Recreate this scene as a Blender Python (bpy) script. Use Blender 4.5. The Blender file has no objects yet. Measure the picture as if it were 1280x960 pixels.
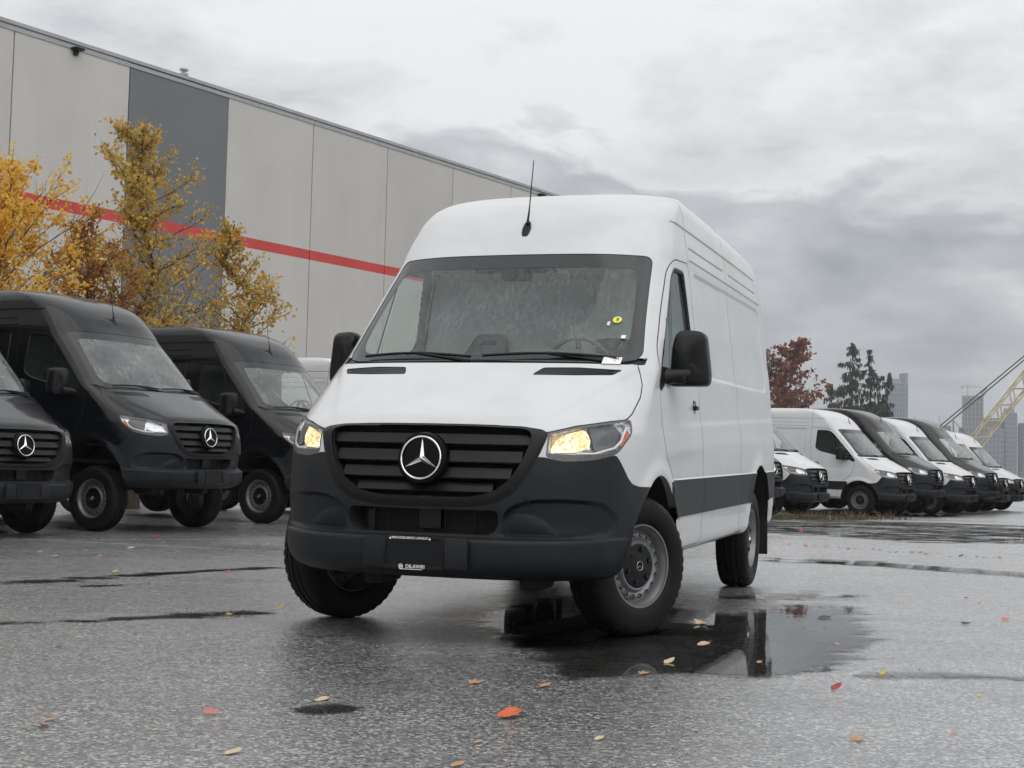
import bpy, bmesh, math, random
import numpy as np
from mathutils import Vector, Matrix

# ---------------------------------------------------------------- camera, sky, sun, exposure
scene = bpy.context.scene
COL = scene.collection
CAM_H, CAM_PITCH, CAM_ROLL, CAM_F = 0.938, 0.05415, 0.0255, 1800.0
cam_data = bpy.data.cameras.new("camera")
cam = bpy.data.objects.new("camera", cam_data); COL.objects.link(cam)
cam_data.sensor_fit = 'HORIZONTAL'; cam_data.sensor_width = 36.0
cam_data.lens = CAM_F / 1280.0 * 36.0
cam_data.clip_start = .05; cam_data.clip_end = 6000
cam.matrix_world = (Matrix.Translation((0, 0, CAM_H)) @ Matrix.Rotation(math.pi / 2 + CAM_PITCH, 4, 'X')
                    @ Matrix.Rotation(CAM_ROLL, 4, 'Z'))
scene.camera = cam

SUN_EL, SUN_AZ = math.radians(52), math.radians(150)      # behind the camera, high, hidden by cloud
world = bpy.data.worlds.new("World"); scene.world = world; world.use_nodes = True
def build_world():
    nt = world.node_tree; N = nt.nodes; N.clear(); L = nt.links
    def nd(t, **k):
        n = N.new(t)
        for a, b in k.items(): setattr(n, a, b)
        return n
    def math_(op, a, b=None, c=None, clamp=False):
        n = nd('ShaderNodeMath', operation=op, use_clamp=clamp)
        for i, v in enumerate((a, b, c)):
            if v is None: continue
            if isinstance(v, (int, float)): n.inputs[i].default_value = v
            else: L.new(v, n.inputs[i])
        return n.outputs[0]
    def noise(vec, scale, detail=6, rough=.55, dist=0.):
        n = nd('ShaderNodeTexNoise'); n.inputs['Scale'].default_value = scale; n.inputs['Detail'].default_value = detail
        n.inputs['Roughness'].default_value = rough; n.inputs['Distortion'].default_value = dist
        L.new(vec, n.inputs['Vector']); return n.outputs['Fac']
    def ramp(fac, *st):
        n = nd('ShaderNodeValToRGB'); cr = n.color_ramp
        while len(cr.elements) < len(st): cr.elements.new(.5)
        for e, (p, c) in zip(cr.elements, st): e.position = p; e.color = (*c, 1)
        L.new(fac, n.inputs['Fac']); return n.outputs['Color']
    def mix(fac, a, b, mode='MIX'):
        n = nd('ShaderNodeMix', data_type='RGBA', blend_type=mode)
        for i, v in ((0, fac), (6, a), (7, b)):
            if isinstance(v, (int, float)): n.inputs[i].default_value = v
            elif isinstance(v, tuple): n.inputs[i].default_value = (*v, 1)
            else: L.new(v, n.inputs[i])
        return n.outputs[2]
    sky = nd('ShaderNodeTexSky', sky_type='NISHITA', sun_disc=False)
    sky.sun_elevation = SUN_EL; sky.sun_rotation = SUN_AZ; sky.air_density = 1.0; sky.dust_density = 3.0
    tc = nd('ShaderNodeTexCoord'); sep = nd('ShaderNodeSeparateXYZ'); L.new(tc.outputs['Generated'], sep.inputs[0])
    x, y, z = sep.outputs
    zc = math_('MAXIMUM', z, 0.0)
    # cloud deck: directions meet a layer overhead, squeezed towards the horizon
    den = math_('ADD', zc, .11)
    cx = math_('DIVIDE', x, den); cy = math_('DIVIDE', y, den)
    comb = nd('ShaderNodeCombineXYZ'); L.new(cx, comb.inputs[0]); L.new(cy, comb.inputs[1])
    deck = comb.outputs[0]
    big = noise(deck, .55, 3, .5, .3)
    mid = noise(deck, 1.7, 9, .58, .25)
    # billows in plain direction space (far bank seen from the side)
    scl = nd('ShaderNodeVectorMath', operation='MULTIPLY'); L.new(tc.outputs['Generated'], scl.inputs[0]); scl.inputs[1].default_value = (1, 1, 2.2)
    bil = noise(scl.outputs[0], 6.5, 12, .60, .25)
    bil2 = noise(scl.outputs[0], 13., 6, .6, .1)
    # darker bank of cloud standing over the horizon; its top edge is uneven and falls to the right
    az = math_('ARCTAN2', x, y)
    edge = math_('ADD', math_('MULTIPLY', math_('MINIMUM', math_('MAXIMUM', az, -.6), .6), -.09), .212)
    edge = math_('ADD', edge, math_('MULTIPLY', math_('SUBTRACT', bil, .5), .22))
    edge = math_('ADD', edge, math_('MULTIPLY', math_('SUBTRACT', bil2, .5), .10))
    edge = math_('MAXIMUM', edge, .02)
    rel = math_('SUBTRACT', edge, zc)                                # >0 inside the bank
    bank = math_('SMOOTH_MIN', 1.0, math_('MAXIMUM', math_('MULTIPLY', math_('ADD', rel, .008), 40.0), 0.0), .2)
    tone = math_('ADD', math_('MULTIPLY', big, .5), math_('MULTIPLY', mid, .5))
    tone = math_('ADD', math_('MULTIPLY', tone, .62), math_('MULTIPLY', bil, .38))
    high = ramp(tone, (.37, (.40, .415, .435)), (.45, (.62, .632, .645)), (.53, (.76, .767, .772)))
    low_t = math_('ADD', math_('ADD', math_('MULTIPLY', bil, .5), math_('MULTIPLY', bil2, .22)), math_('MULTIPLY', mid, .28))
    low = ramp(low_t, (.37, (.29, .31, .34)), (.48, (.40, .42, .445)), (.56, (.50, .515, .535)), (.64, (.66, .67, .68)))
    thick = math_('ADD', .62, math_('MULTIPLY', math_('MULTIPLY', math_('ADD', az, .30), 2.8, clamp=True), .32))
    col = mix(math_('MULTIPLY', bank, thick), high, low)
    # towards the horizon the layers thin into one pale grey
    hz = math_('SUBTRACT', 1.0, math_('MULTIPLY', zc, 9.0), clamp=True)
    col = mix(math_('MULTIPLY', hz, .45), col, (.52, .54, .565))
    # an overcast sky is brighter overhead than at the horizon
    lum = math_('ADD', 1.0, math_('MULTIPLY', zc, .75))
    vm = nd('ShaderNodeVectorMath', operation='SCALE'); L.new(col, vm.inputs[0]); L.new(lum, vm.inputs['Scale']); col = vm.outputs[0]
    # clear sky light of the sun above the layer tints it slightly
    col = mix(.06, col, math_out(nd, L, sky), 'MIX')
    bg = nd('ShaderNodeBackground'); L.new(col, bg.inputs['Color']); bg.inputs['Strength'].default_value = SKY_STRENGTH
    out = nd('ShaderNodeOutputWorld'); L.new(bg.outputs[0], out.inputs['Surface'])
def math_out(nd, L, sky):
    n = nd('ShaderNodeVectorMath', operation='SCALE'); L.new(sky.outputs[0], n.inputs[0]); n.inputs['Scale'].default_value = .1
    return n.outputs[0]
SKY_STRENGTH = 1.0
build_world()

sun_data = bpy.data.lights.new("sun", 'SUN'); sun_data.energy = 1.1; sun_data.angle = math.radians(85); sun_data.color = (1, .97, .93)
sun = bpy.data.objects.new("sun", sun_data); COL.objects.link(sun)
sun.rotation_euler = (math.pi / 2 - SUN_EL, 0, math.pi - SUN_AZ)
sun.location = (0, 0, 30)

vs = scene.view_settings
vs.view_transform = 'Standard'; vs.look = 'None'; vs.gamma = 1.0; vs.use_curve_mapping = False
vs.exposure = 0.0
scene.cycles.use_denoising = True
scene.cycles.max_bounces = 6; scene.cycles.diffuse_bounces = 3; scene.cycles.transparent_max_bounces = 12; scene.cycles.glossy_bounces = 4; scene.cycles.transmission_bounces = 4; scene.cycles.volume_bounces = 0
scene.cycles.use_adaptive_sampling = True; scene.cycles.adaptive_threshold = .02
scene.cycles.sample_clamp_indirect = 6.0

# ---------------------------------------------------------------- helpers
def tag(o, label=None, cat=None, group=None, kind=None):
    for k, v in (('label', label), ('category', cat), ('group', group), ('kind', kind)):
        if v: o[k] = v
    return o
def link(o, parent=None):
    COL.objects.link(o)
    if parent is not None: o.parent = parent
    return o
def empty(name, loc=(0, 0, 0), rz=0.):
    o = bpy.data.objects.new(name, None); o.empty_display_size = .2
    o.location = loc; o.rotation_euler = (0, 0, rz); COL.objects.link(o); return o
def mesh_obj(name, verts, faces, mat, parent=None, smooth=True, angle=35, mats=None, fm=None):
    me = bpy.data.meshes.new(name); me.from_pydata([tuple(v) for v in verts], [], [tuple(f) for f in faces]); me.update()
    for m in (mats or [mat]): me.materials.append(m)
    if fm is not None: me.polygons.foreach_set('material_index', fm)
    if smooth:
        me.polygons.foreach_set('use_smooth', [True] * len(me.polygons))
        if angle and angle < 180: me.set_sharp_from_angle(angle=math.radians(angle))
    o = bpy.data.objects.new(name, me); return link(o, parent)

class MB:
    """collects shapes into one mesh"""
    def __init__(s): s.v = []; s.f = []; s.m = []; s.cur = 0
    def add(s, V, F):
        n = len(s.v); s.v += [tuple(map(float, p)) for p in V]; s.f += [tuple(i + n for i in f) for f in F]; s.m += [s.cur] * len(F); return s
    def box(s, c, size, rot=None, bevel=0.):
        hx, hy, hz = [q / 2 for q in size]; b = min(bevel, hx * .9, hy * .9, hz * .9)
        if b <= 0:
            V = [Vector((sx * hx, sy * hy, sz * hz)) for sx in (-1, 1) for sy in (-1, 1) for sz in (-1, 1)]
            F = [(0, 1, 3, 2), (4, 6, 7, 5), (0, 4, 5, 1), (2, 3, 7, 6), (0, 2, 6, 4), (1, 5, 7, 3)]
        else:
            bm = bmesh.new(); bmesh.ops.create_cube(bm, size=1)
            for v in bm.verts: v.co = Vector((v.co.x * size[0], v.co.y * size[1], v.co.z * size[2]))
            bmesh.ops.bevel(bm, geom=bm.edges[:], offset=b, segments=2, profile=.5, affect='EDGES')
            bm.verts.index_update(); V = [v.co.copy() for v in bm.verts]; F = [[v.index for v in f.verts] for f in bm.faces]; bm.free()
        M = rot if rot is not None else Matrix.Identity(3)
        return s.add([M @ v + Vector(c) for v in V], F)
    def tube(s, pts, r, n=8, cap=True):
        pts = [Vector(p) for p in pts]; R = r if isinstance(r, (list, tuple)) else [r] * len(pts)
        V = []; F = []
        up = Vector((0, 0, 1))
        for i, p in enumerate(pts):
            d = (pts[min(i + 1, len(pts) - 1)] - pts[max(i - 1, 0)])
            d = d.normalized() if d.length > 1e-9 else Vector((0, 0, 1))
            a = d.cross(up)
            if a.length < .05: a = d.cross(Vector((1, 0, 0)))
            a.normalize(); b = d.cross(a)
            for k in range(n):
                q = 2 * math.pi * k / n
                V.append(p + (a * math.cos(q) + b * math.sin(q)) * R[i])
        for i in range(len(pts) - 1):
            for k in range(n):
                F.append((i * n + k, i * n + (k + 1) % n, (i + 1) * n + (k + 1) % n, (i + 1) * n + k))
        if cap: F.append(tuple(range(n))[::-1]); F.append(tuple((len(pts) - 1) * n + k for k in range(n)))
        return s.add(V, F)
    def lathe(s, prof, n=48, M=None, close=False, a0=0., a1=2 * math.pi):
        """profile of (axial, radius) turned about the local x axis"""
        V = []; F = []; full = abs(a1 - a0 - 2 * math.pi) < 1e-6; m = n if full else n + 1
        for k in range(m):
            q = a0 + (a1 - a0) * k / n
            for (a, r) in prof: V.append(Vector((a, r * math.cos(q), r * math.sin(q))))
        P = len(prof)
        for k in range(n):
            k2 = (k + 1) % m
            for i in range(P - 1 + (1 if close else 0)):
                j = (i + 1) % P
                F.append((k * P + i, k2 * P + i, k2 * P + j, k * P + j))
        if M is not None: V = [M @ v for v in V]
        return s.add(V, F)
    def prism(s, poly, d0, d1, fn):
        """polygon (a, b) pushed from depth d0 to d1; fn(a, b, d) gives the point"""
        n = len(poly); V = [fn(a, b, d0) for a, b in poly] + [fn(a, b, d1) for a, b in poly]
        F = [tuple(range(n))[::-1], tuple(range(n, 2 * n))] + [(i, (i + 1) % n, n + (i + 1) % n, n + i) for i in range(n)]
        return s.add(V, F)
    def build(s, name, mat, parent=None, smooth=True, angle=35, mats=None):
        return mesh_obj(name, s.v, s.f, mat, parent, smooth, angle, mats, s.m if mats else None)

# ---------------------------------------------------------------- materials
def new_mat(name):
    m = bpy.data.materials.new(name); m.use_nodes = True; nt = m.node_tree
    return m, nt, nt.nodes['Principled BSDF']
def N_(nt, t, **k):
    n = nt.nodes.new(t)
    for a, b in k.items(): setattr(n, a, b)
    return n
def texco(nt, scale=(1, 1, 1), kind='Object'):
    tc = N_(nt, 'ShaderNodeTexCoord'); mp = N_(nt, 'ShaderNodeMapping'); mp.inputs['Scale'].default_value = scale
    nt.links.new(tc.outputs[kind], mp.inputs['Vector']); return mp.outputs[0]
def noise_(nt, vec, scale, detail=4, rough=.5, dist=0.):
    n = N_(nt, 'ShaderNodeTexNoise')
    for k, v in (('Scale', scale), ('Detail', detail), ('Roughness', rough), ('Distortion', dist)): n.inputs[k].default_value = v
    nt.links.new(vec, n.inputs['Vector']); return n.outputs['Fac']
def ramp_(nt, fac, *st):
    n = N_(nt, 'ShaderNodeValToRGB'); cr = n.color_ramp
    while len(cr.elements) < len(st): cr.elements.new(.5)
    for e, (p, c) in zip(cr.elements, st):
        e.position = p; e.color = (*c, 1) if isinstance(c, tuple) else (c, c, c, 1)
    nt.links.new(fac, n.inputs['Fac']); return n.outputs['Color']
def bump_(nt, h, strength, dist=.01, normal=None):
    n = N_(nt, 'ShaderNodeBump'); n.inputs['Strength'].default_value = strength; n.inputs['Distance'].default_value = dist
    nt.links.new(h, n.inputs['Height'])
    if normal is not None: nt.links.new(normal, n.inputs['Normal'])
    return n.outputs[0]
def mixc(nt, fac, a, b, mode='MIX'):
    n = N_(nt, 'ShaderNodeMix', data_type='RGBA', blend_type=mode)
    for i, v in ((0, fac), (6, a), (7, b)):
        if isinstance(v, (int, float)): n.inputs[i].default_value = v
        elif isinstance(v, tuple): n.inputs[i].default_value = (*v, 1)
        else: nt.links.new(v, n.inputs[i])
    return n.outputs[2]
def mth(nt, op, a, b=None, c=None, clamp=False):
    n = N_(nt, 'ShaderNodeMath', operation=op, use_clamp=clamp)
    for i, v in enumerate((a, b, c)):
        if v is None: continue
        if isinstance(v, (int, float)): n.inputs[i].default_value = v
        else: nt.links.new(v, n.inputs[i])
    return n.outputs[0]
def simple(name, col, rough=.5, metal=0., var=.12, scale=12., bump=0., bscale=200., spec=.5, coat=0.):
    """plain procedural material with a little mottling"""
    m, nt, p = new_mat(name)
    v = texco(nt); f = noise_(nt, v, scale, 5, .6)
    c = ramp_(nt, f, (.3, tuple(q * (1 - var) for q in col)), (.7, tuple(min(1, q * (1 + var)) for q in col)))
    nt.links.new(c, p.inputs['Base Color'])
    p.inputs['Roughness'].default_value = rough; p.inputs['Metallic'].default_value = metal
    p.inputs['Specular IOR Level'].default_value = spec; p.inputs['Coat Weight'].default_value = coat
    if bump: nt.links.new(bump_(nt, noise_(nt, v, bscale, 2), bump, .002), p.inputs['Normal'])
    return m

def make_materials():
    M = {}
    # paint takes its colour from the object (white, black): one clear-coated enamel, wet with fine drops
    m, nt, p = new_mat('van_paint'); oi = N_(nt, 'ShaderNodeObjectInfo'); v = texco(nt)
    dirt = noise_(nt, v, 2.5, 6, .62)
    dm = ramp_(nt, dirt, (.45, 1.0), (.75, .90))
    nt.links.new(mixc(nt, 1.0, oi.outputs['Color'], dm, 'MULTIPLY'), p.inputs['Base Color'])
    vo = N_(nt, 'ShaderNodeTexVoronoi', feature='SMOOTH_F1'); vo.inputs['Scale'].default_value = 95; vo.inputs['Randomness'].default_value = 1
    nt.links.new(v, vo.inputs['Vector'])
    drop = mth(nt, 'MULTIPLY', mth(nt, 'SUBTRACT', .42, vo.outputs['Distance'], clamp=True), 2.2, clamp=True)
    patch = mth(nt, 'MULTIPLY', mth(nt, 'SUBTRACT', noise_(nt, v, 6, 4, .6), .44, clamp=True), 5., clamp=True)
    h = mth(nt, 'MULTIPLY', drop, patch)
    nt.links.new(bump_(nt, h, .22, .003), p.inputs['Normal'])
    p.inputs['Roughness'].default_value = .3; p.inputs['Specular IOR Level'].default_value = .06; p.inputs['Coat Weight'].default_value = .7; p.inputs['Coat Roughness'].default_value = .05
    nt.links.new(bump_(nt, h, .10, .003), p.inputs['Coat Normal'])
    M['paint'] = m
    M['plastic'] = simple('charcoal_plastic', (.0125, .014, .0165), .46, 0, .18, 5, .25, 900, .22)
    M['black_plastic'] = simple('black_plastic', (.005, .0055, .0065), .36, 0, .2, 8, .1, 500, .26)
    M['dark'] = simple('underbody_black', (.008, .008, .009), .8, 0, .3, 10)
    M['emblem'] = simple('emblem_black', (.003, .003, .0035), .25, 0, .1, 10, 0, 1, .12)
    M['seam'] = simple('seam_dark', (.012, .012, .013), .7, 0, .1, 10)
    M['frit'] = simple('black_ceramic', (.012, .014, .016), .12, 0, .1, 10)
    M['chrome'] = simple('chrome', (.78, .79, .80), .12, 1., .05, 30)
    M['steel'] = simple('silver_wheel_paint', (.20, .205, .21), .36, .5, .12, 14)
    M['hole'] = simple('wheel_hole_dark', (.012, .012, .013), .9)
    M['white_print'] = simple('white_print', (.78, .78, .77), .5, 0, .04)
    M['seat'] = simple('seat_fabric', (.03, .032, .035), .9, 0, .2, 60)
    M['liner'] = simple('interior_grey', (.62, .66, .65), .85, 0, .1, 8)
    M['dash'] = simple('dashboard_plastic', (.09, .098, .098), .6, 0, .15, 10)
    M['yellow'] = simple('yellow_sticker', (.72, .72, .05), .5, 0, .05)
    M['amber'] = simple('amber_reflector', (.55, .10, .015), .25, 0, .2, 40)
    M['reflector'] = simple('lamp_reflector', (.62, .63, .64), .16, .9, .15, 40)
    M['lampgrey'] = simple('lamp_grey', (.10, .10, .105), .3, .2, .25, 60)
    # tyre rubber, wet
    m, nt, p = new_mat('tyre_rubber'); v = texco(nt); f = noise_(nt, v, 9, 6, .65)
    nt.links.new(ramp_(nt, f, (.35, (.004, .0042, .005)), (.75, (.011, .011, .012))), p.inputs['Base Color'])
    nt.links.new(ramp_(nt, f, (.3, .42), (.7, .75)), p.inputs['Roughness']); p.inputs['Specular IOR Level'].default_value = .18
    nt.links.new(bump_(nt, noise_(nt, v, 160, 3), .25, .003), p.inputs['Normal']); M['tyre'] = m
    # glass: thin tinted pane, wet outside with rain film and streaks
    def glass(name, tint, film, streak, gloss=(.62, .65, .65)):
        m, nt, p = new_mat(name); nt.nodes.remove(p); out = nt.nodes['Material Output']
        tr = N_(nt, 'ShaderNodeBsdfTransparent'); tr.inputs['Color'].default_value = (*tint, 1)
        gl = N_(nt, 'ShaderNodeBsdfGlossy'); gl.inputs['Roughness'].default_value = .03; gl.inputs['Color'].default_value = (*gloss, 1)
        fr = N_(nt, 'ShaderNodeFresnel'); geo = N_(nt, 'ShaderNodeNewGeometry')
        nt.links.new(mth(nt, 'SUBTRACT', 1.52, mth(nt, 'MULTIPLY', geo.outputs['Backfacing'], 1.52 - 1 / 1.52)), fr.inputs['IOR'])
        v = texco(nt, (1, .14, .14) if streak else (1, 1, 1))
        n1 = noise_(nt, v, 130, 3, .65); n2 = noise_(nt, texco(nt), 3.0, 4, .6)
        b = bump_(nt, n1, .02, .004); nt.links.new(b, gl.inputs['Normal']); nt.links.new(b, fr.inputs['Normal'])
        ms = N_(nt, 'ShaderNodeMixShader'); nt.links.new(fr.outputs[0], ms.inputs[0]); nt.links.new(tr.outputs[0], ms.inputs[1]); nt.links.new(gl.outputs[0], ms.inputs[2])
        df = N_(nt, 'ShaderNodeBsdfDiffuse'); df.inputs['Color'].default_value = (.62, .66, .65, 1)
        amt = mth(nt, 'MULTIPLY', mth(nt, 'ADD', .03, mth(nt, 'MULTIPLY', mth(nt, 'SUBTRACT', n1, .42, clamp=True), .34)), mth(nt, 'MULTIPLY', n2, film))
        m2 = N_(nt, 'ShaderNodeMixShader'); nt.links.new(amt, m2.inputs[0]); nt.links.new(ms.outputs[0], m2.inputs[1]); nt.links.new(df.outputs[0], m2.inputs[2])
        nt.links.new(m2.outputs[0], out.inputs['Surface']); return m
    M['windshield'] = glass('windshield_glass', (.84, .90, .875), 2.2, True)
    M['side_glass'] = glass('side_glass', (.80, .86, .84), .35, True)
    M['windshield_sky_sheen'] = glass('windshield_glass_sky_sheen', (.80, .87, .84), 5.5, True, (1., 1., 1.))  # extra pale film colour stands in for sky mirrored in the glass
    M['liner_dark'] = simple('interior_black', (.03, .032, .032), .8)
    M['lens'] = glass('lamp_lens', (.95, .96, .96), .12, False)
    # lit lamp: amber bulb seen through a faceted lens
    m, nt, p = new_mat('lit_amber_lamp'); v = texco(nt)
    vo = N_(nt, 'ShaderNodeTexVoronoi'); vo.inputs['Scale'].default_value = 70; nt.links.new(v, vo.inputs['Vector'])
    f = mth(nt, 'ADD', mth(nt, 'MULTIPLY', vo.outputs['Color'], .7), mth(nt, 'MULTIPLY', noise_(nt, v, 18, 3), .45))
    c = ramp_(nt, f, (.25, (.34, .20, .08)), (.48, (.90, .58, .22)), (.68, (1., .82, .50)), (.88, (1., .97, .88)))
    nt.links.new(c, p.inputs['Base Color']); nt.links.new(c, p.inputs['Emission Color']); p.inputs['Emission Strength'].default_value = .85
    p.inputs['Roughness'].default_value = .2; M['lit'] = m
    return M
M = make_materials()
# ---------------------------------------------------------------- van body surface
def pchip(xk, yk, x):
    xk = np.asarray(xk, float); yk = np.asarray(yk, float)
    h = np.diff(xk); d = np.diff(yk) / h
    m = np.zeros(len(xk))
    for i in range(1, len(xk) - 1):
        if d[i - 1] * d[i] > 0:
            w1 = 2 * h[i] + h[i - 1]; w2 = h[i] + 2 * h[i - 1]
            m[i] = (w1 + w2) / (w1 / d[i - 1] + w2 / d[i])
    m[0] = d[0]; m[-1] = d[-1]
    k = np.clip(np.searchsorted(xk, x) - 1, 0, len(h) - 1)
    t = (x - xk[k]) / h[k]
    return (yk[k] * (2 * t**3 - 3 * t**2 + 1) + h[k] * m[k] * (t**3 - 2 * t**2 + t)
            + yk[k + 1] * (-2 * t**3 + 3 * t**2) + h[k] * m[k + 1] * (t**3 - t**2))

# zc, yf, yE (front corner ends), w, z drop at the corner, p, yr (rear end), Lr
ROWS = np.array([
 [0.335, .150, .80, .935, .00, 3.2, 5.68, .10],
 [0.365, .065, .79, .972, .00, 3.4, 5.71, .11],
 [0.410, .012, .78, .993, .00, 3.6, 5.73, .12],
 [0.440, -.004, .78, 1.002, .00, 3.6, 5.73, .12],
 [0.530, -.010, .78, 1.01, .00, 3.6, 5.73, .12],
 [0.547, .000, .78, 1.012, .00, 3.6, 5.73, .12],
 [0.558, .040, .78, 1.013, .00, 3.6, 5.73, .12],
 [0.610, .048, .78, 1.015, .00, 3.6, 5.73, .12],
 [0.710, .040, .78, 1.016, .00, 3.6, 5.73, .12],
 [0.850, .048, .78, 1.017, .00, 3.6, 5.73, .12],
 [0.990, .072, .78, 1.016, .00, 3.5, 5.73, .12],
 [1.090, .100, .79, 1.012, .00, 3.4, 5.73, .12],
 [1.145, .145, .80, 1.008, .02, 3.2, 5.73, .12],
 [1.205, .245, .84, 1.004, .03, 3.0, 5.73, .12],
 [1.290, .420, .91, 1.000, .03, 2.9, 5.73, .12],
 [1.390, .630, 1.03, .993, .02, 2.9, 5.73, .12],
 [1.480, .810, 1.17, .986, .00, 3.0, 5.73, .12],
 [1.520, .868, 1.23, .982, .00, 3.2, 5.73, .12],
 [1.750, 1.085, 1.45, .957, .01, 3.4, 5.73, .13],
 [2.000, 1.330, 1.67, .927, .02, 3.5, 5.73, .14],
 [2.200, 1.520, 1.85, .904, .03, 3.5, 5.72, .15],
 [2.270, 1.583, 1.90, .898, .025, 3.5, 5.71, .15],
 [2.385, 1.680, 2.00, .880, .02, 3.4, 5.70, .16],
 [2.505, 1.815, 2.13, .860, .01, 3.3, 5.68, .17],
 [2.598, 1.975, 2.28, .836, .01, 3.3, 5.65, .18],
 [2.664, 2.150, 2.46, .800, .01, 3.2, 5.61, .20],
 [2.703, 2.350, 2.70, .740, .00, 3.1, 5.55, .22],
 [2.725, 2.600, 2.95, .620, .00, 3.0, 5.45, .22],
 [2.735, 2.850, 3.15, .400, .00, 2.8, 5.25, .18],
 [2.739, 3.200, 3.40, .002, .00, 2.8, 5.00, .05]])
_d = np.hypot(np.hypot(np.diff(ROWS[:, 0]), np.diff(ROWS[:, 1]) * .6), np.diff(ROWS[:, 3]) * .6)
SK = np.concatenate([[0], np.cumsum(_d)])

def body_grid(step=.0135, nF=96, nS=210, nR=26):
    S = [0.]
    for k in range(len(SK) - 1):
        st = step if k < 24 else step * 2.5
        n = max(2 if k not in (5, 6) else 3, int(round((SK[k + 1] - SK[k]) / st)))
        S += list(np.linspace(SK[k], SK[k + 1], n + 1)[1:])
    S = np.array(S)
    P = [pchip(SK, ROWS[:, c], S) for c in range(8)]
    n = len(S)
    V = np.zeros((n, nF + nS + nR + 1, 3))
    th = np.linspace(0, 1, 1200)
    for i in range(n):
        zc, yf, yE, w, dz, p, yr, Lr = [q[i] for q in P]
        L = yE - yf
        # dense front contour
        xr = 1 - (1 - th)**2.6
        X = w * xr; Y = yf + L * (1 - np.sqrt(np.maximum(0, 1 - xr**p)))
        a = np.concatenate([[0], np.cumsum(np.hypot(np.diff(X), np.diff(Y)))]); a /= a[-1]
        t = np.linspace(0, 1, nF + 1)
        V[i, :nF + 1, 0] = np.interp(t, a, X); V[i, :nF + 1, 1] = np.interp(t, a, Y)
        V[i, :nF + 1, 2] = zc - dz * (V[i, :nF + 1, 0] / w)**3
        # side
        t = np.linspace(0, 1, nS + 1)[1:]; t = .62 * t + .38 * t**2
        y1 = yr - Lr
        V[i, nF + 1:nF + nS + 1, 0] = w; V[i, nF + 1:nF + nS + 1, 1] = yE + (y1 - yE) * t
        V[i, nF + 1:nF + nS + 1, 2] = zc - dz
        # rear
        t = np.linspace(0, 1, nR + 1)[1:]
        k = 9
        for j in range(1, nR + 1):
            if j <= k:
                q = j / k * math.pi / 2
                V[i, nF + nS + j, 0] = (w - min(Lr, w)) + min(Lr, w) * math.cos(q); V[i, nF + nS + j, 1] = y1 + Lr * math.sin(q)
            else:
                V[i, nF + nS + j, 0] = (w - min(Lr, w)) * (1 - (j - k) / (nR - k)); V[i, nF + nS + j, 1] = yr
            V[i, nF + nS + j, 2] = zc - dz
    # plan taper of the rear body, soft tuck
    Y = V[:, :, 1]; Z = V[:, :, 2]; X = V[:, :, 0]
    # the sill stands higher than the bumper's lower edge; the roof falls a little to the rear
    t = np.clip((Y - .75) / .45, 0, 1); Z += np.clip((.45 - Z) / .115, 0, 1) * .048 * t * t * (3 - 2 * t)
    Z -= np.clip((Z - 2.2) / .4, 0, 1) * .035 * np.clip((Y - 2.4) / 3., 0, 1)**1.5
    tp = np.clip((Y - 3.2) / 2.5, 0, 1); X *= 1 - .022 * tp**2
    side = np.clip((X / np.maximum(pchip(SK, ROWS[:, 3], S)[:, None], .01) - .9) / .1, 0, 1)
    side = side * side * (3 - 2 * side)
    # shoulder crease: the body above it steps in a little
    zcr = 1.165 + .028 * np.clip(Y - 1.6, 0, 4)
    fade = np.clip((Y - 1.35) / .8, 0, 1)
    st = 1 / (1 + np.exp(-np.clip((Z - zcr) / .007, -40, 40)))
    X -= .011 * side * fade * st * np.clip((2.72 - Z) / .3, 0, 1)
    # wheel arch flares
    for yc, R, amp in ((1.01, .53, .022), (4.70, .55, .022)):
        r = np.hypot(Y - yc, Z - .36)
        g = np.exp(-((r - R) / .05)**2) * (Z > .3) + (r < R) * (1 - np.exp(-((r - R) / .05)**2))
        g2 = np.where(r > R, np.exp(-((r - R) / .055)**2), 1.)
        X += amp * side * g2
    return V

def sd_poly(P2, poly):
    """signed distance of points to a polygon, negative inside"""
    poly = np.asarray(poly, float); n = len(poly)
    x, y = P2[:, 0], P2[:, 1]
    d = np.full(len(x), 1e9); s = np.ones(len(x))
    j = n - 1
    for i in range(n):
        ex, ey = poly[j] - poly[i]; wx, wy = x - poly[i, 0], y - poly[i, 1]
        t = np.clip((wx * ex + wy * ey) / (ex * ex + ey * ey + 1e-18), 0, 1)
        d = np.minimum(d, (wx - ex * t)**2 + (wy - ey * t)**2)
        c1 = y >= poly[i, 1]; c2 = y < poly[j, 1]; c3 = ex * wy > ey * wx
        fl = (c1 & c2 & c3) | (~c1 & ~c2 & ~c3)
        s = np.where(fl, -s, s); j = i
    return s * np.sqrt(d)

def round_poly(poly, r, n=5):
    """round the corners; r a number or a list with one radius per corner"""
    P = [np.array(p, float) for p in poly]; out = []
    R = r if isinstance(r, (list, tuple)) else [r] * len(P)
    for i, p in enumerate(P):
        a, b = P[i - 1], P[(i + 1) % len(P)]; rr = R[i]
        if rr <= 0: out.append(tuple(p)); continue
        da = min(rr, np.linalg.norm(a - p) * .48); db = min(rr, np.linalg.norm(b - p) * .48)
        A = p + (a - p) / np.linalg.norm(a - p) * da; B = p + (b - p) / np.linalg.norm(b - p) * db
        for k in range(n + 1):
            t = k / n
            out.append(tuple((1 - t)**2 * A + 2 * t * (1 - t) * p + t * t * B))
    return out
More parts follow.
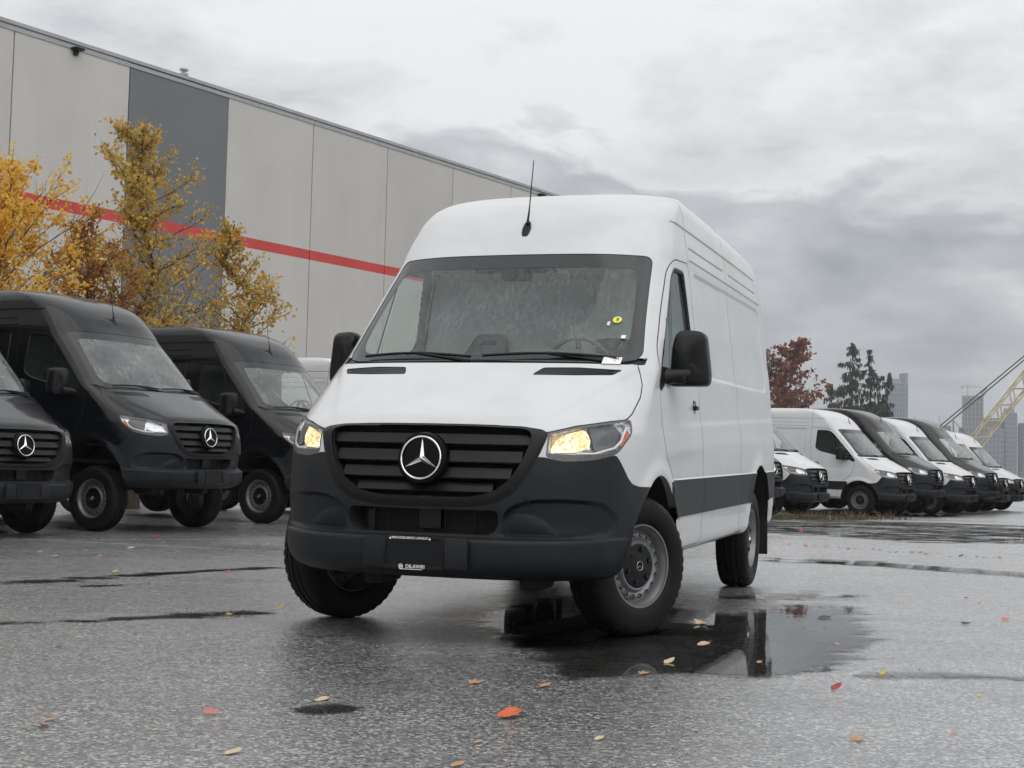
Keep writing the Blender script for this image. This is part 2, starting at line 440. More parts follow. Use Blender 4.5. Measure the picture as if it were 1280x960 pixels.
# ---------------------------------------------------------------- the van, built once
RAKE = .014
def rake(V):
    V = np.array(V, float).reshape(-1, 3); V[:, 2] += RAKE * (V[:, 1] - .3); return V
R2 = math.sqrt(.5)
def q_(c): return (c[:, 0] + c[:, 1]) * R2
def yfront(x, z):
    """front surface y at (x, z)"""
    zc = np.asarray(z, float); k = [np.interp(zc, ROWS[:, 0], ROWS[:, c]) for c in (1, 2, 3, 5)]
    yf, yE, w, p = k; r = np.clip(np.abs(x) / w, 0, 1)
    return yf + (yE - yf) * (1 - np.sqrt(np.maximum(0, 1 - r**p)))

POLY = dict(
 windshield=round_poly([(-.3, 1.515), (.80, 1.505), (.905, 1.525), (.865, 1.78), (.812, 2.188), (.5, 2.196), (-.3, 2.20)], [0, .02, .05, .2, .05, .1, 0]),
 wsclear=round_poly([(-.3, 1.545), (.60, 1.54), (.82, 1.56), (.805, 1.78), (.752, 2.098), (.5, 2.105), (-.3, 2.11)], [0, .02, .09, .2, .05, .1, 0]),
 grille_out=[(-.2, .700), (.25, .705), (.40, .730), (.49, .785), (.555, .88), (.605, .99), (.628, 1.06), (.632, 1.092), (.60, 1.110), (.50, 1.124), (.25, 1.131), (-.2, 1.133)],
 grille_in=round_poly([(-.2, .752), (.25, .757), (.385, .785), (.475, .86), (.53, .97), (.556, 1.06), (.545, 1.100), (.49, 1.111), (.25, 1.118), (-.2, 1.120)], [0, .05, .05, .05, .05, .03, .03, .03, .05, 0]),
 headlight=round_poly([(.543, .970), (.566, 1.092), (.725, 1.128), (.95, 1.158), (1.108, 1.176), (1.088, 1.10), (.955, .988), (.80, .957), (.62, .948)], [.01, .01, .05, .05, .02, .03, .04, .06, .03]),
 lens=round_poly([(.556, .988), (.574, 1.084), (.725, 1.118), (.95, 1.148), (1.094, 1.165), (1.074, 1.10), (.955, 1.005), (.85, .990), (.70, .984)], [.01, .01, .05, .05, .02, .03, .04, .06, .03]),
 bumper=[(-.5, .1), (-.5, .99), (.54, .969), (.61, .952), (.80, .960), (.948, .986), (.978, .955), (1.010, .912), (1.045, .865), (1.085, .834), (1.154, .820), (1.35, .814), (1.35, .1)],
 hood=[(-.5, 1.131), (.35, 1.126), (.486, 1.113), (.566, 1.094), (.725, 1.130), (.95, 1.160), (1.070, 1.172), (1.13, 1.205), (1.243, 1.300), (1.295, 1.370), (1.32, 1.44), (1.335, 1.486), (.6, 1.489), (-.5, 1.489)],
 cowl=[(-.5, 1.480), (.84, 1.478), (.925, 1.490), (.925, 1.53), (-.5, 1.53)],
 vent=round_poly([(.372, 1.405), (.412, 1.452), (.60, 1.455), (.830, 1.445), (.80, 1.412), (.60, 1.405)], .012),
 intake=round_poly([(-.2, .567), (.36, .567), (.41, .60), (.415, .695), (-.2, .690)], [0, .03, .03, .03, 0]),
 recess=round_poly([(.43, .560), (.43, .70), (.56, .755), (.71, .760), (.88, .750), (.940, .69), (.950, .62), (.925, .563)], [.01, .08, .06, .05, .06, .05, .04, .03]),
 fogcover=round_poly([(.395, .578), (.455, .675), (.56, .680), (.635, .655), (.715, .578)], [.02, .04, .05, .05, .02]),
 door=round_poly([(1.115, 1.36), (1.155, 1.13), (1.235, .98), (1.39, .885), (1.56, .60), (1.58, .425), (2.325, .425), (2.325, 1.4), (2.37, 2.10), (2.34, 2.225), (1.88, 2.200), (1.72, 2.125), (1.43, 1.84), (1.18, 1.56)],
     [.03, .15, .15, .1, .05, .03, .03, .2, .06, .06, .12, .1, .2, .1]),
 window=round_poly([(2.195, 2.130), (2.165, 2.158), (1.875, 2.148), (1.745, 2.085), (1.24, 1.545), (1.20, 1.475), (1.50, 1.475), (2.10, 1.600), (2.225, 1.68)], [.03, .03, .05, .08, .05, .04, .1, .08, .06]),
 sail=round_poly([(1.105, 1.365), (1.165, 1.345), (1.36, 1.44), (1.47, 1.475), (1.47, 1.80), (1.43, 1.75), (1.22, 1.53)], [.02, .02, .03, .01, .01, .01, .04]),
 recesspanel=round_poly([(2.50, 1.485), (5.36, 1.495), (5.36, 2.205), (2.50, 2.185)], [.08, .12, .14, .05], 8),
)
POLY['lit'] = round_poly([(.562, .992), (.60, 1.055), (.66, 1.088), (.765, 1.112), (.79, 1.06), (.775, 1.02), (.70, .996)], .02)
POLY['mainlamp'] = round_poly([(.80, 1.005), (.795, 1.07), (.785, 1.118), (.96, 1.140), (.995, 1.10), (.96, 1.03), (.90, 1.005)], .02)
POLY['amberpatch'] = round_poly([(.975, 1.028), (1.01, 1.082), (1.045, 1.125), (1.062, 1.10), (1.03, 1.05), (.99, 1.025)], .008)
def arch_f(c): return np.hypot(c[:, 1] - .985, (c[:, 2] - .375)) - .500
def arch_r(c): return np.hypot((c[:, 1] - 4.66), c[:, 2] - .375) - .525
SEAM = .0034

def cut(bm, fn, mask=None, lev=0., reach=.07):
    bm.verts.ensure_lookup_table(); bm.verts.index_update()
    co = np.array([v.co[:] for v in bm.verts])
    f = fn(co) - lev
    ok = np.ones(len(co), bool) if mask is None else mask(co)
    near = np.nonzero((np.abs(f) < reach) & ok)[0]
    f = np.where(np.abs(f) < 2e-5, 0., f)
    V = bm.verts; on = set(); todo = []
    for i in near:
        v = V[i]
        if f[i] == 0: on.add(v); continue
        for e in v.link_edges:
            j = e.other_vert(v).index
            if j > i or not ok[j]: 
                if ok[j] and f[i] * f[j] < 0: todo.append((e, v, f[i] / (f[i] - f[j])))
            elif ok[j] and f[i] * f[j] < 0 and abs(f[j]) >= reach: todo.append((e, v, f[i] / (f[i] - f[j])))
    for e, v, t in todo:
        _, nv = bmesh.utils.edge_split(e, v, float(t)); on.add(nv)
    faces = set()
    for v in on: faces.update(v.link_faces)
    for fc in faces:
        vs_ = [v for v in fc.verts if v in on]
        if len(vs_) == 2:
            a, b = vs_
            if bm.edges.get((a, b)) is None:
                try: bmesh.utils.face_split(fc, a, b)
                except ValueError: pass

def build_body():
    G = body_grid(step=.0165, nF=84, nS=165, nR=22)
    n, m = G.shape[:2]
    bm = bmesh.new()
    vv = [bm.verts.new(p) for p in G.reshape(-1, 3)]
    for i in range(n - 1):
        for j in range(m - 1):
            a, b, c, d = vv[i * m + j], vv[i * m + j + 1], vv[(i + 1) * m + j + 1], vv[(i + 1) * m + j]
            try: bm.faces.new((a, b, c, d))
            except ValueError: pass
    # masks in the unraked frame
    front = lambda c: (c[:, 1] < yE_at(c[:, 2]) - .02)
    side = lambda c: (c[:, 0] > .6) & (c[:, 1] > .42) & (c[:, 1] < 5.68)
    P = {k: np.array(v) for k, v in POLY.items()}
    fx = lambda k: (lambda c: sd_poly(c[:, [0, 2]], P[k]))
    fq = lambda k: (lambda c: sd_poly(np.stack([q_(c), c[:, 2]], 1), P[k]))
    fs = lambda k: (lambda c: sd_poly(c[:, [1, 2]], P[k]))
    fr = lambda lo, hi: (lambda c: front(c) & (c[:, 2] > lo) & (c[:, 2] < hi))
    FN = dict(windshield=fx('windshield'), wsclear=fx('wsclear'), grille_out=fx('grille_out'), grille_in=fx('grille_in'), vent=fx('vent'), intake=fx('intake'),
              recess=fx('recess'), fogcover=fx('fogcover'), headlight=fq('headlight'), lens=fq('lens'), bumper=fq('bumper'), hood=fq('hood'), cowl=fx('cowl'),
              door=fs('door'), window=fs('window'), sail=fs('sail'), recesspanel=fs('recesspanel'))
    front_low = lambda c: (c[:, 1] < .85) & (c[:, 2] < 1.3)
    cut(bm, arch_f, side); cut(bm, arch_r, side)
    cut(bm, FN['windshield'], fr(1.40, 2.35)); cut(bm, FN['wsclear'], fr(1.40, 2.35))
    cut(bm, FN['cowl'], fr(1.40, 1.62))
    cut(bm, FN['bumper'], front_low)
    cut(bm, FN['grille_out'], fr(.6, 1.2)); cut(bm, FN['grille_in'], fr(.6, 1.2))
    cut(bm, FN['headlight'], front_low); cut(bm, FN['lens'], front_low)
    for k_ in ('lit', 'mainlamp', 'amberpatch'): cut(bm, fq(k_), front_low)
    hm = lambda c: (c[:, 1] < 1.25) & (c[:, 2] > 1.0) & (c[:, 2] < 1.56)
    cut(bm, FN['hood'], hm, SEAM); cut(bm, FN['hood'], hm, -SEAM)
    cut(bm, FN['vent'], hm)
    cut(bm, FN['intake'], fr(.4, .8)); cut(bm, FN['recess'], fr(.4, .85)); cut(bm, FN['recess'], fr(.4, .85), -.022)
    cut(bm, FN['fogcover'], fr(.4, .8), .002); cut(bm, FN['fogcover'], fr(.4, .8), -.002)
    cut(bm, FN['door'], side, SEAM); cut(bm, FN['door'], side, -SEAM)
    cut(bm, FN['window'], side); cut(bm, FN['window'], side, -.024); cut(bm, FN['sail'], side)
    cut(bm, FN['recesspanel'], side); cut(bm, FN['recesspanel'], side, -.022)
    S2 = lambda c: side(c) & (c[:, 1] > 1.3)
    for lev in (.62, .84): cut(bm, lambda c: c[:, 2], S2, lev)
    seams = [(lambda c: c[:, 1] - 2.345, lambda c: c[:, 2] > 2.235), (lambda c: c[:, 1] - 3.80, lambda c: c[:, 2] > .3), (lambda c: c[:, 1] - 2.325, lambda c: (c[:, 2] < .46) & (c[:, 0] > .5))]
    for fn, ms in seams:
        for s_ in (-1, 1): cut(bm, fn, ms, s_ * SEAM)
    grooves = [(2.45, 2.00, 5.30), (2.335, 2.42, 3.70), (2.335, 3.93, 5.30), (2.25, 2.40, 5.46)]
    for zz, y0, y1 in grooves:
        mk = lambda c, y0=y0, y1=y1: side(c) & (c[:, 1] > y0 - .03) & (c[:, 1] < y1 + .03)
        for d in (-.012, -.004, .004, .012): cut(bm, lambda c: c[:, 2], mk, zz + d)
    # window divider bar
    bar = lambda c: c[:, 1] - (1.56 + (c[:, 2] - 1.5) * .36)
    wm = lambda c: side(c) & (FN['window'](c) < .01)
    for s_ in (-.012, .012): cut(bm, bar, wm, s_)
    bm.verts.ensure_lookup_table(); bm.verts.index_update(); bm.normal_update()
    co = np.array([v.co[:] for v in bm.verts]); no = np.array([v.normal[:] for v in bm.verts])
    if no[:, 0].mean() < 0: no = -no; flip = True
    else: flip = False
    # relief pressed into the surface after cutting
    sm = lambda t: np.clip(t, 0, 1)**2 * (3 - 2 * np.clip(t, 0, 1))
    d = np.zeros(len(co))
    sd = side(co)
    d += np.where(sd, .011 * np.clip(-FN['recesspanel'](co) / .022, 0, 1), 0)
    for zz, y0, y1 in grooves:
        q = np.clip((.012 - np.abs(co[:, 2] - zz)) / .008, 0, 1)
        d += np.where(sd & (co[:, 1] > y0) & (co[:, 1] < y1), .009 * q, 0)
    fm = front(co) & (co[:, 2] < .85)
    d += np.where(fm, .042 * sm(-FN['recess'](co) / .022 * (1.0)) * sm((co[:, 2] - .555) / .03) * (1 - .75 * sm((co[:, 0] - .70) / .24)), 0)
    d -= np.where(fm & (FN['fogcover'](co) < 0), .012 * sm(-FN['fogcover'](co) / .03), 0)
    d -= np.where(side(co) & (co[:, 1] > 1.3) & (co[:, 2] > .62) & (co[:, 2] < .84), .010, 0) * 1.0
    d -= np.where(front(co) & (FN['grille_out'](co) < 0), .012 * sm(-FN['grille_out'](co) / .03), 0)
    # pressed field down the middle of the hood
    sx = co[:, 0] - (.56 + .37 * np.clip((co[:, 2] - 1.12) / .36, 0, 1)); hz = hm(co) & (FN['hood'](co) < -.004)
    d -= np.where(hz, .010 * (1 - sm((sx + .035) / .07)) * sm((co[:, 2] - 1.13) / .05), 0)
    co2 = co - no * d[:, None]
    # door window glass sits back in its rubber
    w = FN['window'](co); co2 -= np.where((sd & (w < -.02))[:, None], np.array([.012, 0, 0]), 0)
    # sort the faces
    fc = np.array([f.calc_center_median()[:] for f in bm.faces])
    R = np.full(len(fc), 'body', dtype=object)
    F = {k: fn(fc) for k, fn in FN.items()}
    sdf = side(fc); frf = front(fc)
    zz_ = fc[:, 2]
    clad = sdf & (fc[:, 1] > 1.3) & (zz_ > .62) & (zz_ < .84); R[clad] = 'cladding'
    R[sdf & (fc[:, 1] > 1.3) & (zz_ <= .62)] = 'sill'
    dm = sdf & (F['door'] < 0)
    R[dm & (R == 'body')] = 'door'
    R[(np.abs(F['door']) < SEAM) & sdf] = 'seam'
    for fn, ms in seams: R[(np.abs(fn(fc)) < SEAM) & ms(fc)] = 'seam'
    R[(F['window'] < 0) & sdf] = 'window_frame'; R[(F['window'] < -.024) & sdf] = 'window'
    R[(F['window'] < -.024) & sdf & (np.abs(bar(fc)) < .012)] = 'window_frame'
    R[(F['sail'] < 0) & sdf & (R != 'window') & (R != 'window_frame')] = 'sail'
    hmf = hm(fc)
    R[hmf & (F['hood'] < SEAM)] = 'seam'; R[hmf & (F['hood'] < -SEAM)] = 'hood'
    R[hmf & (F['vent'] < 0)] = 'hood_vent'
    fl = front_low(fc)
    R[fl & (F['bumper'] < 0)] = 'bumper'
    R[fl & (fc[:, 1] < .9) & (zz_ < .6)] = 'bumper'
    R[frf & (zz_ < .85) & (np.abs(F['fogcover']) < .002)] = 'bumper_seam'
    R[fl & (F['grille_out'] < 0) & frf] = 'grille_surround'
    R[fl & (F['headlight'] < 0)] = 'headlight_housing'; R[fl & (F['lens'] < 0)] = 'lens'
    R[fl & (F['grille_in'] < 0) & frf] = 'none'
    R[frf & (F['intake'] < 0) & (zz_ < .8)] = 'none'
    cm = frf & (zz_ > 1.40) & (zz_ < 2.35)
    R[cm & (F['cowl'] < 0) & (zz_ < 1.62)] = 'cowl'
    R[cm & (F['windshield'] < 0)] = 'frit'; R[cm & (F['wsclear'] < 0)] = 'windshield'
    R[(arch_f(fc) < 0) & sdf] = 'none'; R[(arch_r(fc) < 0) & sdf] = 'none'
    faces = [[v.index for v in f.verts] for f in bm.faces]
    bm.free()
    out = {}
    for k in set(R):
        if k == 'none': continue
        idx = np.nonzero(R == k)[0]
        out[k] = [faces[i][::-1] if flip else faces[i] for i in idx]
    return co2, no, out, F
def yE_at(z): return np.interp(z, ROWS[:, 0], ROWS[:, 2])

def sub(co, faces, mirror=None, both=False, off=None):
    """pick faces, renumber; both = this half and its mirror image joined"""
    used = sorted({i for f in faces for i in f}); mp = {g: l for l, g in enumerate(used)}
    V = co[used].copy()
    if off is not None: V = V + off[used]
    F = [[mp[i] for i in f] for f in faces]
    if both:
        n = len(V); W = V * np.array([-1, 1, 1]); c = np.abs(V[:, 0]) < 1e-4
        F2 = [[(i if c[i] else i + n) for i in f][::-1] for f in F]
        return np.concatenate([V, W]), F + F2
    if mirror: return V * np.array([-1, 1, 1]), [f[::-1] for f in F]
    return V, F
def clean(V, F):
    used = sorted({i for f in F for i in f}); mp = {g: l for l, g in enumerate(used)}
    return np.asarray(V)[used], [[mp[i] for i in f] for f in F]

def text_mesh(name, body, size, mat, parent, M, extrude=.0006, align='CENTER', font_w=1.0):
    cu = bpy.data.curves.new(name, 'FONT'); cu.body = body; cu.size = size; cu.align_x = align; cu.align_y = 'CENTER'; cu.extrude = extrude
    cu.offset = size * .012
    t = bpy.data.objects.new(name, cu); COL.objects.link(t)
    dg = bpy.context.evaluated_depsgraph_get(); dg.update()
    me = bpy.data.meshes.new_from_object(t.evaluated_get(dg)); bpy.data.objects.remove(t)
    me.transform(M); me.materials.clear(); me.materials.append(mat); me.name = name
    o = bpy.data.objects.new(name, me); return link(o, parent)

def build_wheel():
    """wheel about the x axis, outer face towards +x, centre at the origin"""
    root = {}
    r = .387; w = .122
    # tyre
    mb = MB(); prof = [(.090, .222), (.112, .236), (.122, .27), (.124, .31), (.118, .345), (.108, .366), (.092, .377)]
    tread = [(.075, .383), (.052, .3855), (.050, .376), (.040, .376), (.038, .3865), (.014, .387), (.012, .377), (.0, .377)]
    p = prof + tread; full = p + [(-a, q) for a, q in p[::-1][1:]]
    n = 132; V = []; P = len(full)
    for k in range(n):
        q = 2 * math.pi * k / n
        for i, (a, rr) in enumerate(full):
            s_ = 0.
            if .07 < abs(a) < .12 and rr > .34: s_ = -.007 if (k % 3 == 0) else 0
            elif .02 < abs(a) < .06 and rr > .383: s_ = -.006 if ((k + 1) % 3 == 0) else 0
            V.append((a, (rr + s_) * math.cos(q), (rr + s_) * math.sin(q)))
    F = [(k * P + i, ((k + 1) % n) * P + i, ((k + 1) % n) * P + i + 1, k * P + i + 1) for k in range(n) for i in range(P - 1)]
    mb.add(V, F)
    root['tyre'] = mb
    # raised ring on the sidewall
    # rim with pressed disc
    mb = MB()
    mb.lathe([(-.10, .222), (-.095, .232), (.100, .234), (.108, .229), (.107, .221), (.092, .217), (.084, .209), (.060, .204), (.048, .198), (.046, .192), (.062, .186), (.070, .172), (.070, .160), (.060, .148), (.056, .142), (.074, .137), (.080, .131), (.078, .120), (.062, .0)], 72)
    root['rim'] = mb
    mb = MB()
    for k in range(18):
        q = 2 * math.pi * k / 18; ring = []
        cy, cz = math.cos(q), math.sin(q)
        for j in range(12):
            t = 2 * math.pi * j / 12; rr = .1695 + .0125 * math.cos(t); tt = .0185 * math.sin(t)
            xx = float(np.interp(rr, [.148, .160, .172, .186, .192], [.060, .070, .070, .062, .046])) + .0016
            ring.append((xx, rr * cy - tt * cz, rr * cz + tt * cy))
        mb.add(ring, [tuple(range(12))])
    root['vent_hole'] = mb
    mb = MB(); mb.lathe([(.070, .127), (.080, .122), (.084, .105), (.082, .085), (.088, .060), (.090, .035), (.091, .0)], 44)
    for k in range(6):
        q = 2 * math.pi * k / 6 + .3
        mb.box((.086, .092 * math.cos(q), .092 * math.sin(q)), (.014, .030, .026), Matrix.Rotation(q, 3, 'X'), .005)
    root['hub_cap'] = mb
    mb = MB()
    star_shape(mb, .026, lambda a, b, d: (.0925 + d, a, b), .3)
    root['hub_star'] = mb
    return root

def star_shape(mb, r, fn, depth=.16):
    """ring and three-pointed star, facing out along depth"""
    n = 56; k = 10; V = []; F = []
    for i in range(n):
        t = 2 * math.pi * i / n
        for j in range(k):
            q = 2 * math.pi * j / k; rr = r * (.955 + .048 * math.cos(q))
            V.append(fn(rr * math.cos(t), rr * math.sin(t), r * (.05 + .055 * math.sin(q))))
    for i in range(n):
        for j in range(k): F.append((i * k + j, ((i + 1) % n) * k + j, ((i + 1) % n) * k + (j + 1) % k, i * k + (j + 1) % k))
    mb.add(V, F)
    for a in range(3):
        t = math.pi / 2 + a * 2 * math.pi / 3
        tip = (r * .94 * math.cos(t), r * .94 * math.sin(t)); v1 = (r * .155 * math.cos(t + math.pi / 3), r * .155 * math.sin(t + math.pi / 3)); v2 = (r * .155 * math.cos(t - math.pi / 3), r * .155 * math.sin(t - math.pi / 3))
        mb.add([fn(*tip, r * .03), fn(*v1, 0), fn(0, 0, r * depth), fn(*v2, 0)], [(0, 1, 2), (0, 2, 3)])

VAN_WHEELS = [(.858, .985), (-.858, .985), (.858, 4.660), (-.858, 4.660)]
def build_van():
    """every part of one van; returns the list of parts (name, mesh, parent index, location, is wheel)"""
    root = empty('cargo_van')
    co, no, parts, F = build_body()
    obj = {}
    def emit(name, key, mat, parent, both=True, mirror=False, off=None, smooth_angle=40):
        V, Fc = sub(co, parts[key], mirror, both, off); V, Fc = clean(V, Fc)
        return mesh_obj(name, rake(V), Fc, mat, parent, True, smooth_angle)
    def emit_split(name, key, mat, parent):
        fs_ = parts[key]; par = {}
        def find(a):
            while par[a] != a: par[a] = par[par[a]]; a = par[a]
            return a
        for f in fs_:
            for i in f: par.setdefault(i, i)
            for i in f[1:]: par[find(i)] = find(f[0])
        gr = {}
        for f in fs_: gr.setdefault(find(f[0]), []).append(f)
        for g in gr.values():
            if len(g) < 12: continue
            parts['_tmp'] = g
            for mir in (False, True): emit(name, '_tmp', mat, parent, False, mir)
    def put(mb, name, mat, parent, angle=35, mats=None):
        mb.v = [tuple(p) for p in rake(mb.v)]; return mb.build(name, mat, parent, True, angle, mats)
    body = emit('body', 'body', M['paint'], root)
    emit('panel_seam', 'seam', M['seam'], body, off=-no * .0015)
    emit_split('sill', 'sill', M['paint'], body)
    hood = emit('hood', 'hood', M['paint'], root)
    for mir in (False, True): emit('hood_vent', 'hood_vent', M['black_plastic'], hood, False, mir, off=-no * .004)
    # hood vent louvres
    for s_ in (1, -1):
        mb = MB()
        for k in range(3):
            z = 1.418 + k * .012
            for a in range(9):
                x0 = .41 + a * .042; x1 = x0 + .046
                if x1 > .80: break
                y0, y1 = float(yfront(x0, z)), float(yfront(x1, z))
                mb.add([(s_ * x0, y0 - .003, z + .003), (s_ * x1, y1 - .003, z + .003), (s_ * x1, y1 + .008, z + .004), (s_ * x0, y0 + .008, z + .004)], [(0, 1, 2, 3)])
        put(mb, 'louvre', M['plastic'], hood)
    cowl = emit('cowl', 'cowl', M['black_plastic'], root, off=-no * .012)
    bumper = emit('bumper', 'bumper', M['plastic'], root)
    for mir in (False, True): emit('bumper_seam', 'bumper_seam', M['seam'], bumper, False, mir)
    emit_split('side_cladding', 'cladding', M['plastic'], root)
    doors = []
    for mir in (False, True):
        s_ = -1 if mir else 1
        d = emit('front_door', 'door', M['paint'], root, False, mir); doors.append(d)
        emit('window_frame', 'window_frame', M['black_plastic'], d, False, mir)
        emit('window', 'window', M['side_glass'], d, False, mir, off=np.tile(np.array([-.008, 0, 0.]), (len(co), 1)))
        emit('sail_panel', 'sail', M['black_plastic'], d, False, mir)
        # door handle: recessed grip, dark lower half
        mb = MB(); mb.lathe([(-.005, .0), (-.005, .043), (.004, .045), (.006, .038), (-.002, .032), (-.006, .0)], 24, Matrix.Translation((s_ * .985, 2.145, 1.285)) @ (Matrix.Rotation(math.pi, 4, 'Z') if mir else Matrix.Identity(4)))
        mb.box((s_ * 1.000, 2.145, 1.282), (.026, .085, .030), None, .010)
        put(mb, 'door_handle', M['black_plastic'], d)
        # mirror: arm, tall housing, glass on its back
        mb = MB()
        mb.tube([(s_ * .955, 1.30, 1.43), (s_ * 1.03, 1.33, 1.445), (s_ * 1.10, 1.38, 1.455)], [.045, .042, .04], 12)
        mb.box((s_ * 1.02, 1.345, 1.442), (.16, .075, .085), Matrix.Rotation(s_ * .15, 3, 'Z'), .025)
        arm = put(mb, 'mirror', M['black_plastic'], root, 50)
        mb = MB(); rings = []; cx = 1.098
        V = []; Fm = []; nn = 28
        levels = [(-.002, .2), (0, .80), (.02, .96), (.06, 1.0), (.11, 1.0), (.14, .95), (.15, .8)]
        outline = round_poly([(-.105, -.168), (.112, -.165), (.118, -.10), (.100, .06), (.088, .158), (-.068, .165), (-.098, .06)], [.02, .035, .03, .1, .055, .05, .08], 4)
        for dy, sc in levels:
            for (a, b) in outline: V.append((s_ * (cx + a * sc), 1.375 + dy - abs(a) * .0 + (a * .25), 1.555 + b * (sc if sc < .9 else 1 - (1 - sc) * .6)))
        nO = len(outline)
        for i in range(len(levels) - 1):
            for k in range(nO): Fm.append((i * nO + k, i * nO + (k + 1) % nO, (i + 1) * nO + (k + 1) % nO, (i + 1) * nO + k))
        Fm.append(tuple(range(nO))); Fm.append(tuple((len(levels) - 1) * nO + k for k in range(nO))[::-1])
        mb.add(V, Fm if not mir else [f[::-1] for f in Fm]); put(mb, 'mirror_housing', M['black_plastic'], arm, 50)
        mb = MB(); mb.box((s_ * 1.098, 1.523, 1.565), (.17, .004, .26), Matrix.Rotation(s_ * .24, 3, 'Z'), .0); put(mb, 'mirror_glass', M['chrome'], arm)
    # windshield with black border, wipers, camera box
    ws = emit('windshield', 'windshield', M['windshield'], root, off=-no * .004)
    emit('black_border', 'frit', M['frit'], ws, off=-no * .003)
    for x0, x1 in ((.78, .02), (-.05, -.74)):
        mb = MB(); pts = []
        for k in range(9):
            t = k / 8; x = x0 + (x1 - x0) * t; z = 1.522 + .018 * math.sin(t * math.pi) + .006 * t
            pts.append((x, float(yfront(x, z)) - .022, z + .004))
        mb.tube(pts, .009, 6)
        x = x0 - .10 * (1 if x0 > 0 else 1); mb.tube([(x0, float(yfront(x0, 1.50)) - .012, 1.497), pts[4]], [.014, .010], 6)
        put(mb, 'wiper', M['black_plastic'], ws)
    mb = MB(); mb.box((0, 1.50, 2.085), (.19, .10, .075), Matrix.Rotation(-.75, 3, 'X'), .02); mb.box((0, 1.47, 2.098), (.52, .05, .02), Matrix.Rotation(-.75, 3, 'X'), .008)
    put(mb, 'camera_box', M['black_plastic'], ws)
    # paper standing behind the glass on the dash: dark panel with a hole
    mb = MB()
    o_ = round_poly([(-.125, .0), (.125, .0), (.105, .175), (-.088, .175)], [.005, .005, .03, .03]); i_ = round_poly([(-.06, .085), (.062, .085), (.045, .125), (-.035, .125)], .01)
    fnp = lambda a, b, d: (a + .01, float(yfront(a + .01, 1.532 + b * .78)) + .02, 1.532 + b * .78)
    n = len(o_); V = [fnp(a, b, 0) for a, b in o_] + [fnp(a, b, 0) for a, b in i_]
    k = [min(range(len(i_)), key=lambda j: math.hypot(i_[j][0] * 2 - o_[i][0], (i_[j][1] - .1) * 2 - (o_[i][1] - .09))) for i in range(n)]
    Fp = []
    for i in range(n):
        j = (i + 1) % n; a, b = n + k[i], n + k[j]
        Fp.append((i, j, b) if a == b else (i, j, b, a))
    mb.add(V, Fp); put(mb, 'display_panel', M['black_plastic'], ws, 20)
    # grille
    gr = emit('grille', 'grille_surround', M['black_plastic'], root)
    # inner back wall and return of the opening
    P = np.array(POLY['grille_in']); h = [(max(0, a), b) for a, b in P if a >= 0] ; loop = h + [(-a, b) for a, b in h[::-1]]
    mb = MB(); V = []; Fm = []; L = len(loop)
    for dy in (-.006, .09):
        for a, b in loop: V.append((a, float(yfront(a, b)) + dy, b))
    for i in range(L): Fm.append((i, (i + 1) % L, L + (i + 1) % L, L + i))
    Fm.append(tuple(range(L, 2 * L)))
    mb.add(V, Fm); put(mb, 'grille_back', M['dark'], gr, 30)
    for kz, (zt, hh) in enumerate(((1.075, .075), (.990, .085), (.905, .080), (.828, .070))):
        mb = MB(); V = []; Fm = []; nx = 36
        inside = lambda x, z: sd_poly(np.array([[x, z]]), POLY['grille_in'])[0]
        zm = zt - hh * .55
        xs = [x for x in np.linspace(0, .6, 200) if inside(x, zm) < -.002 and inside(x, zt - .004) < .004]
        xe = max(xs) if xs else .4
        sec = [(.060, 0.012), (.030, 0.004), (.012, -hh * .25), (.003, -hh * .52), (-.003, -hh * .60), (.000, -hh * .68), (.012, -hh * .70), (.050, -hh * .55)]
        for x in np.linspace(-xe, xe, nx):
            y = float(yfront(x, zm)) + .010
            for dy, dz in sec: V.append((x, y + dy, zt + dz + .010 * (1 - (x / .55)**2) * 0))
        S = len(sec)
        for i in range(nx - 1):
            for j in range(S - 1): Fm.append((i * S + j, i * S + j + 1, (i + 1) * S + j + 1, (i + 1) * S + j))
        Fm.append(tuple(range(S))); Fm.append(tuple((nx - 1) * S + j for j in range(S))[::-1])
        mb.add(V, Fm); put(mb, 'slat', M['black_plastic'], gr, 30)
    mb = MB(); tilt = .14
    fe = lambda a, b, d: (-.006 + a, .040 - d + b * tilt, .952 + b + d * tilt)
    mbb = MB(); pr = []
    nseg = 48; Vd = []; Fd = []
    rad = [(.0, .0), (.100, .002), (.128, -.004), (.138, -.018), (.140, -.06)]
    for k in range(nseg):
        t = 2 * math.pi * k / nseg
        for rr, d in rad: Vd.append(fe(rr * math.cos(t), rr * math.sin(t), d))
    for k in range(nseg):
        for i in range(len(rad) - 1): Fd.append((k * 5 + i, k * 5 + i + 1, ((k + 1) % nseg) * 5 + i + 1, ((k + 1) % nseg) * 5 + i))
    mbb.add(Vd, Fd); put(mbb, 'emblem_base', M['emblem'], gr, 40)
    star_shape(mb, .113, lambda a, b, d: fe(a, b, d + .004), .17); put(mb, 'star_emblem', M['chrome'], gr, 25)
    # lower intake: return walls, back, radiator bars
    P = np.array(POLY['intake']); h = [(max(0, a), b) for a, b in P if a >= 0]; loop = h + [(-a, b) for a, b in h[::-1]]; L = len(loop)
    mb = MB(); V = []; Fm = []
    for dy, sc in ((.0, 1.), (.13, .93)):
        for a, b in loop: V.append((a * sc, float(yfront(a, b)) + dy, b))
    for i in range(L): Fm.append((i, (i + 1) % L, L + (i + 1) % L, L + i))
    Fm.append(tuple(range(L, 2 * L))); mb.add(V, Fm); intake = put(mb, 'air_intake', M['dark'], bumper, 30)
    mb = MB()
    for k in range(9): mb.box((0, .145, .575 + k * .0135), (.62, .006, .004))
    for x in (-.30, -.22, -.03, .10, .26): mb.box((x, .140, .628), (.006, .008, .118))
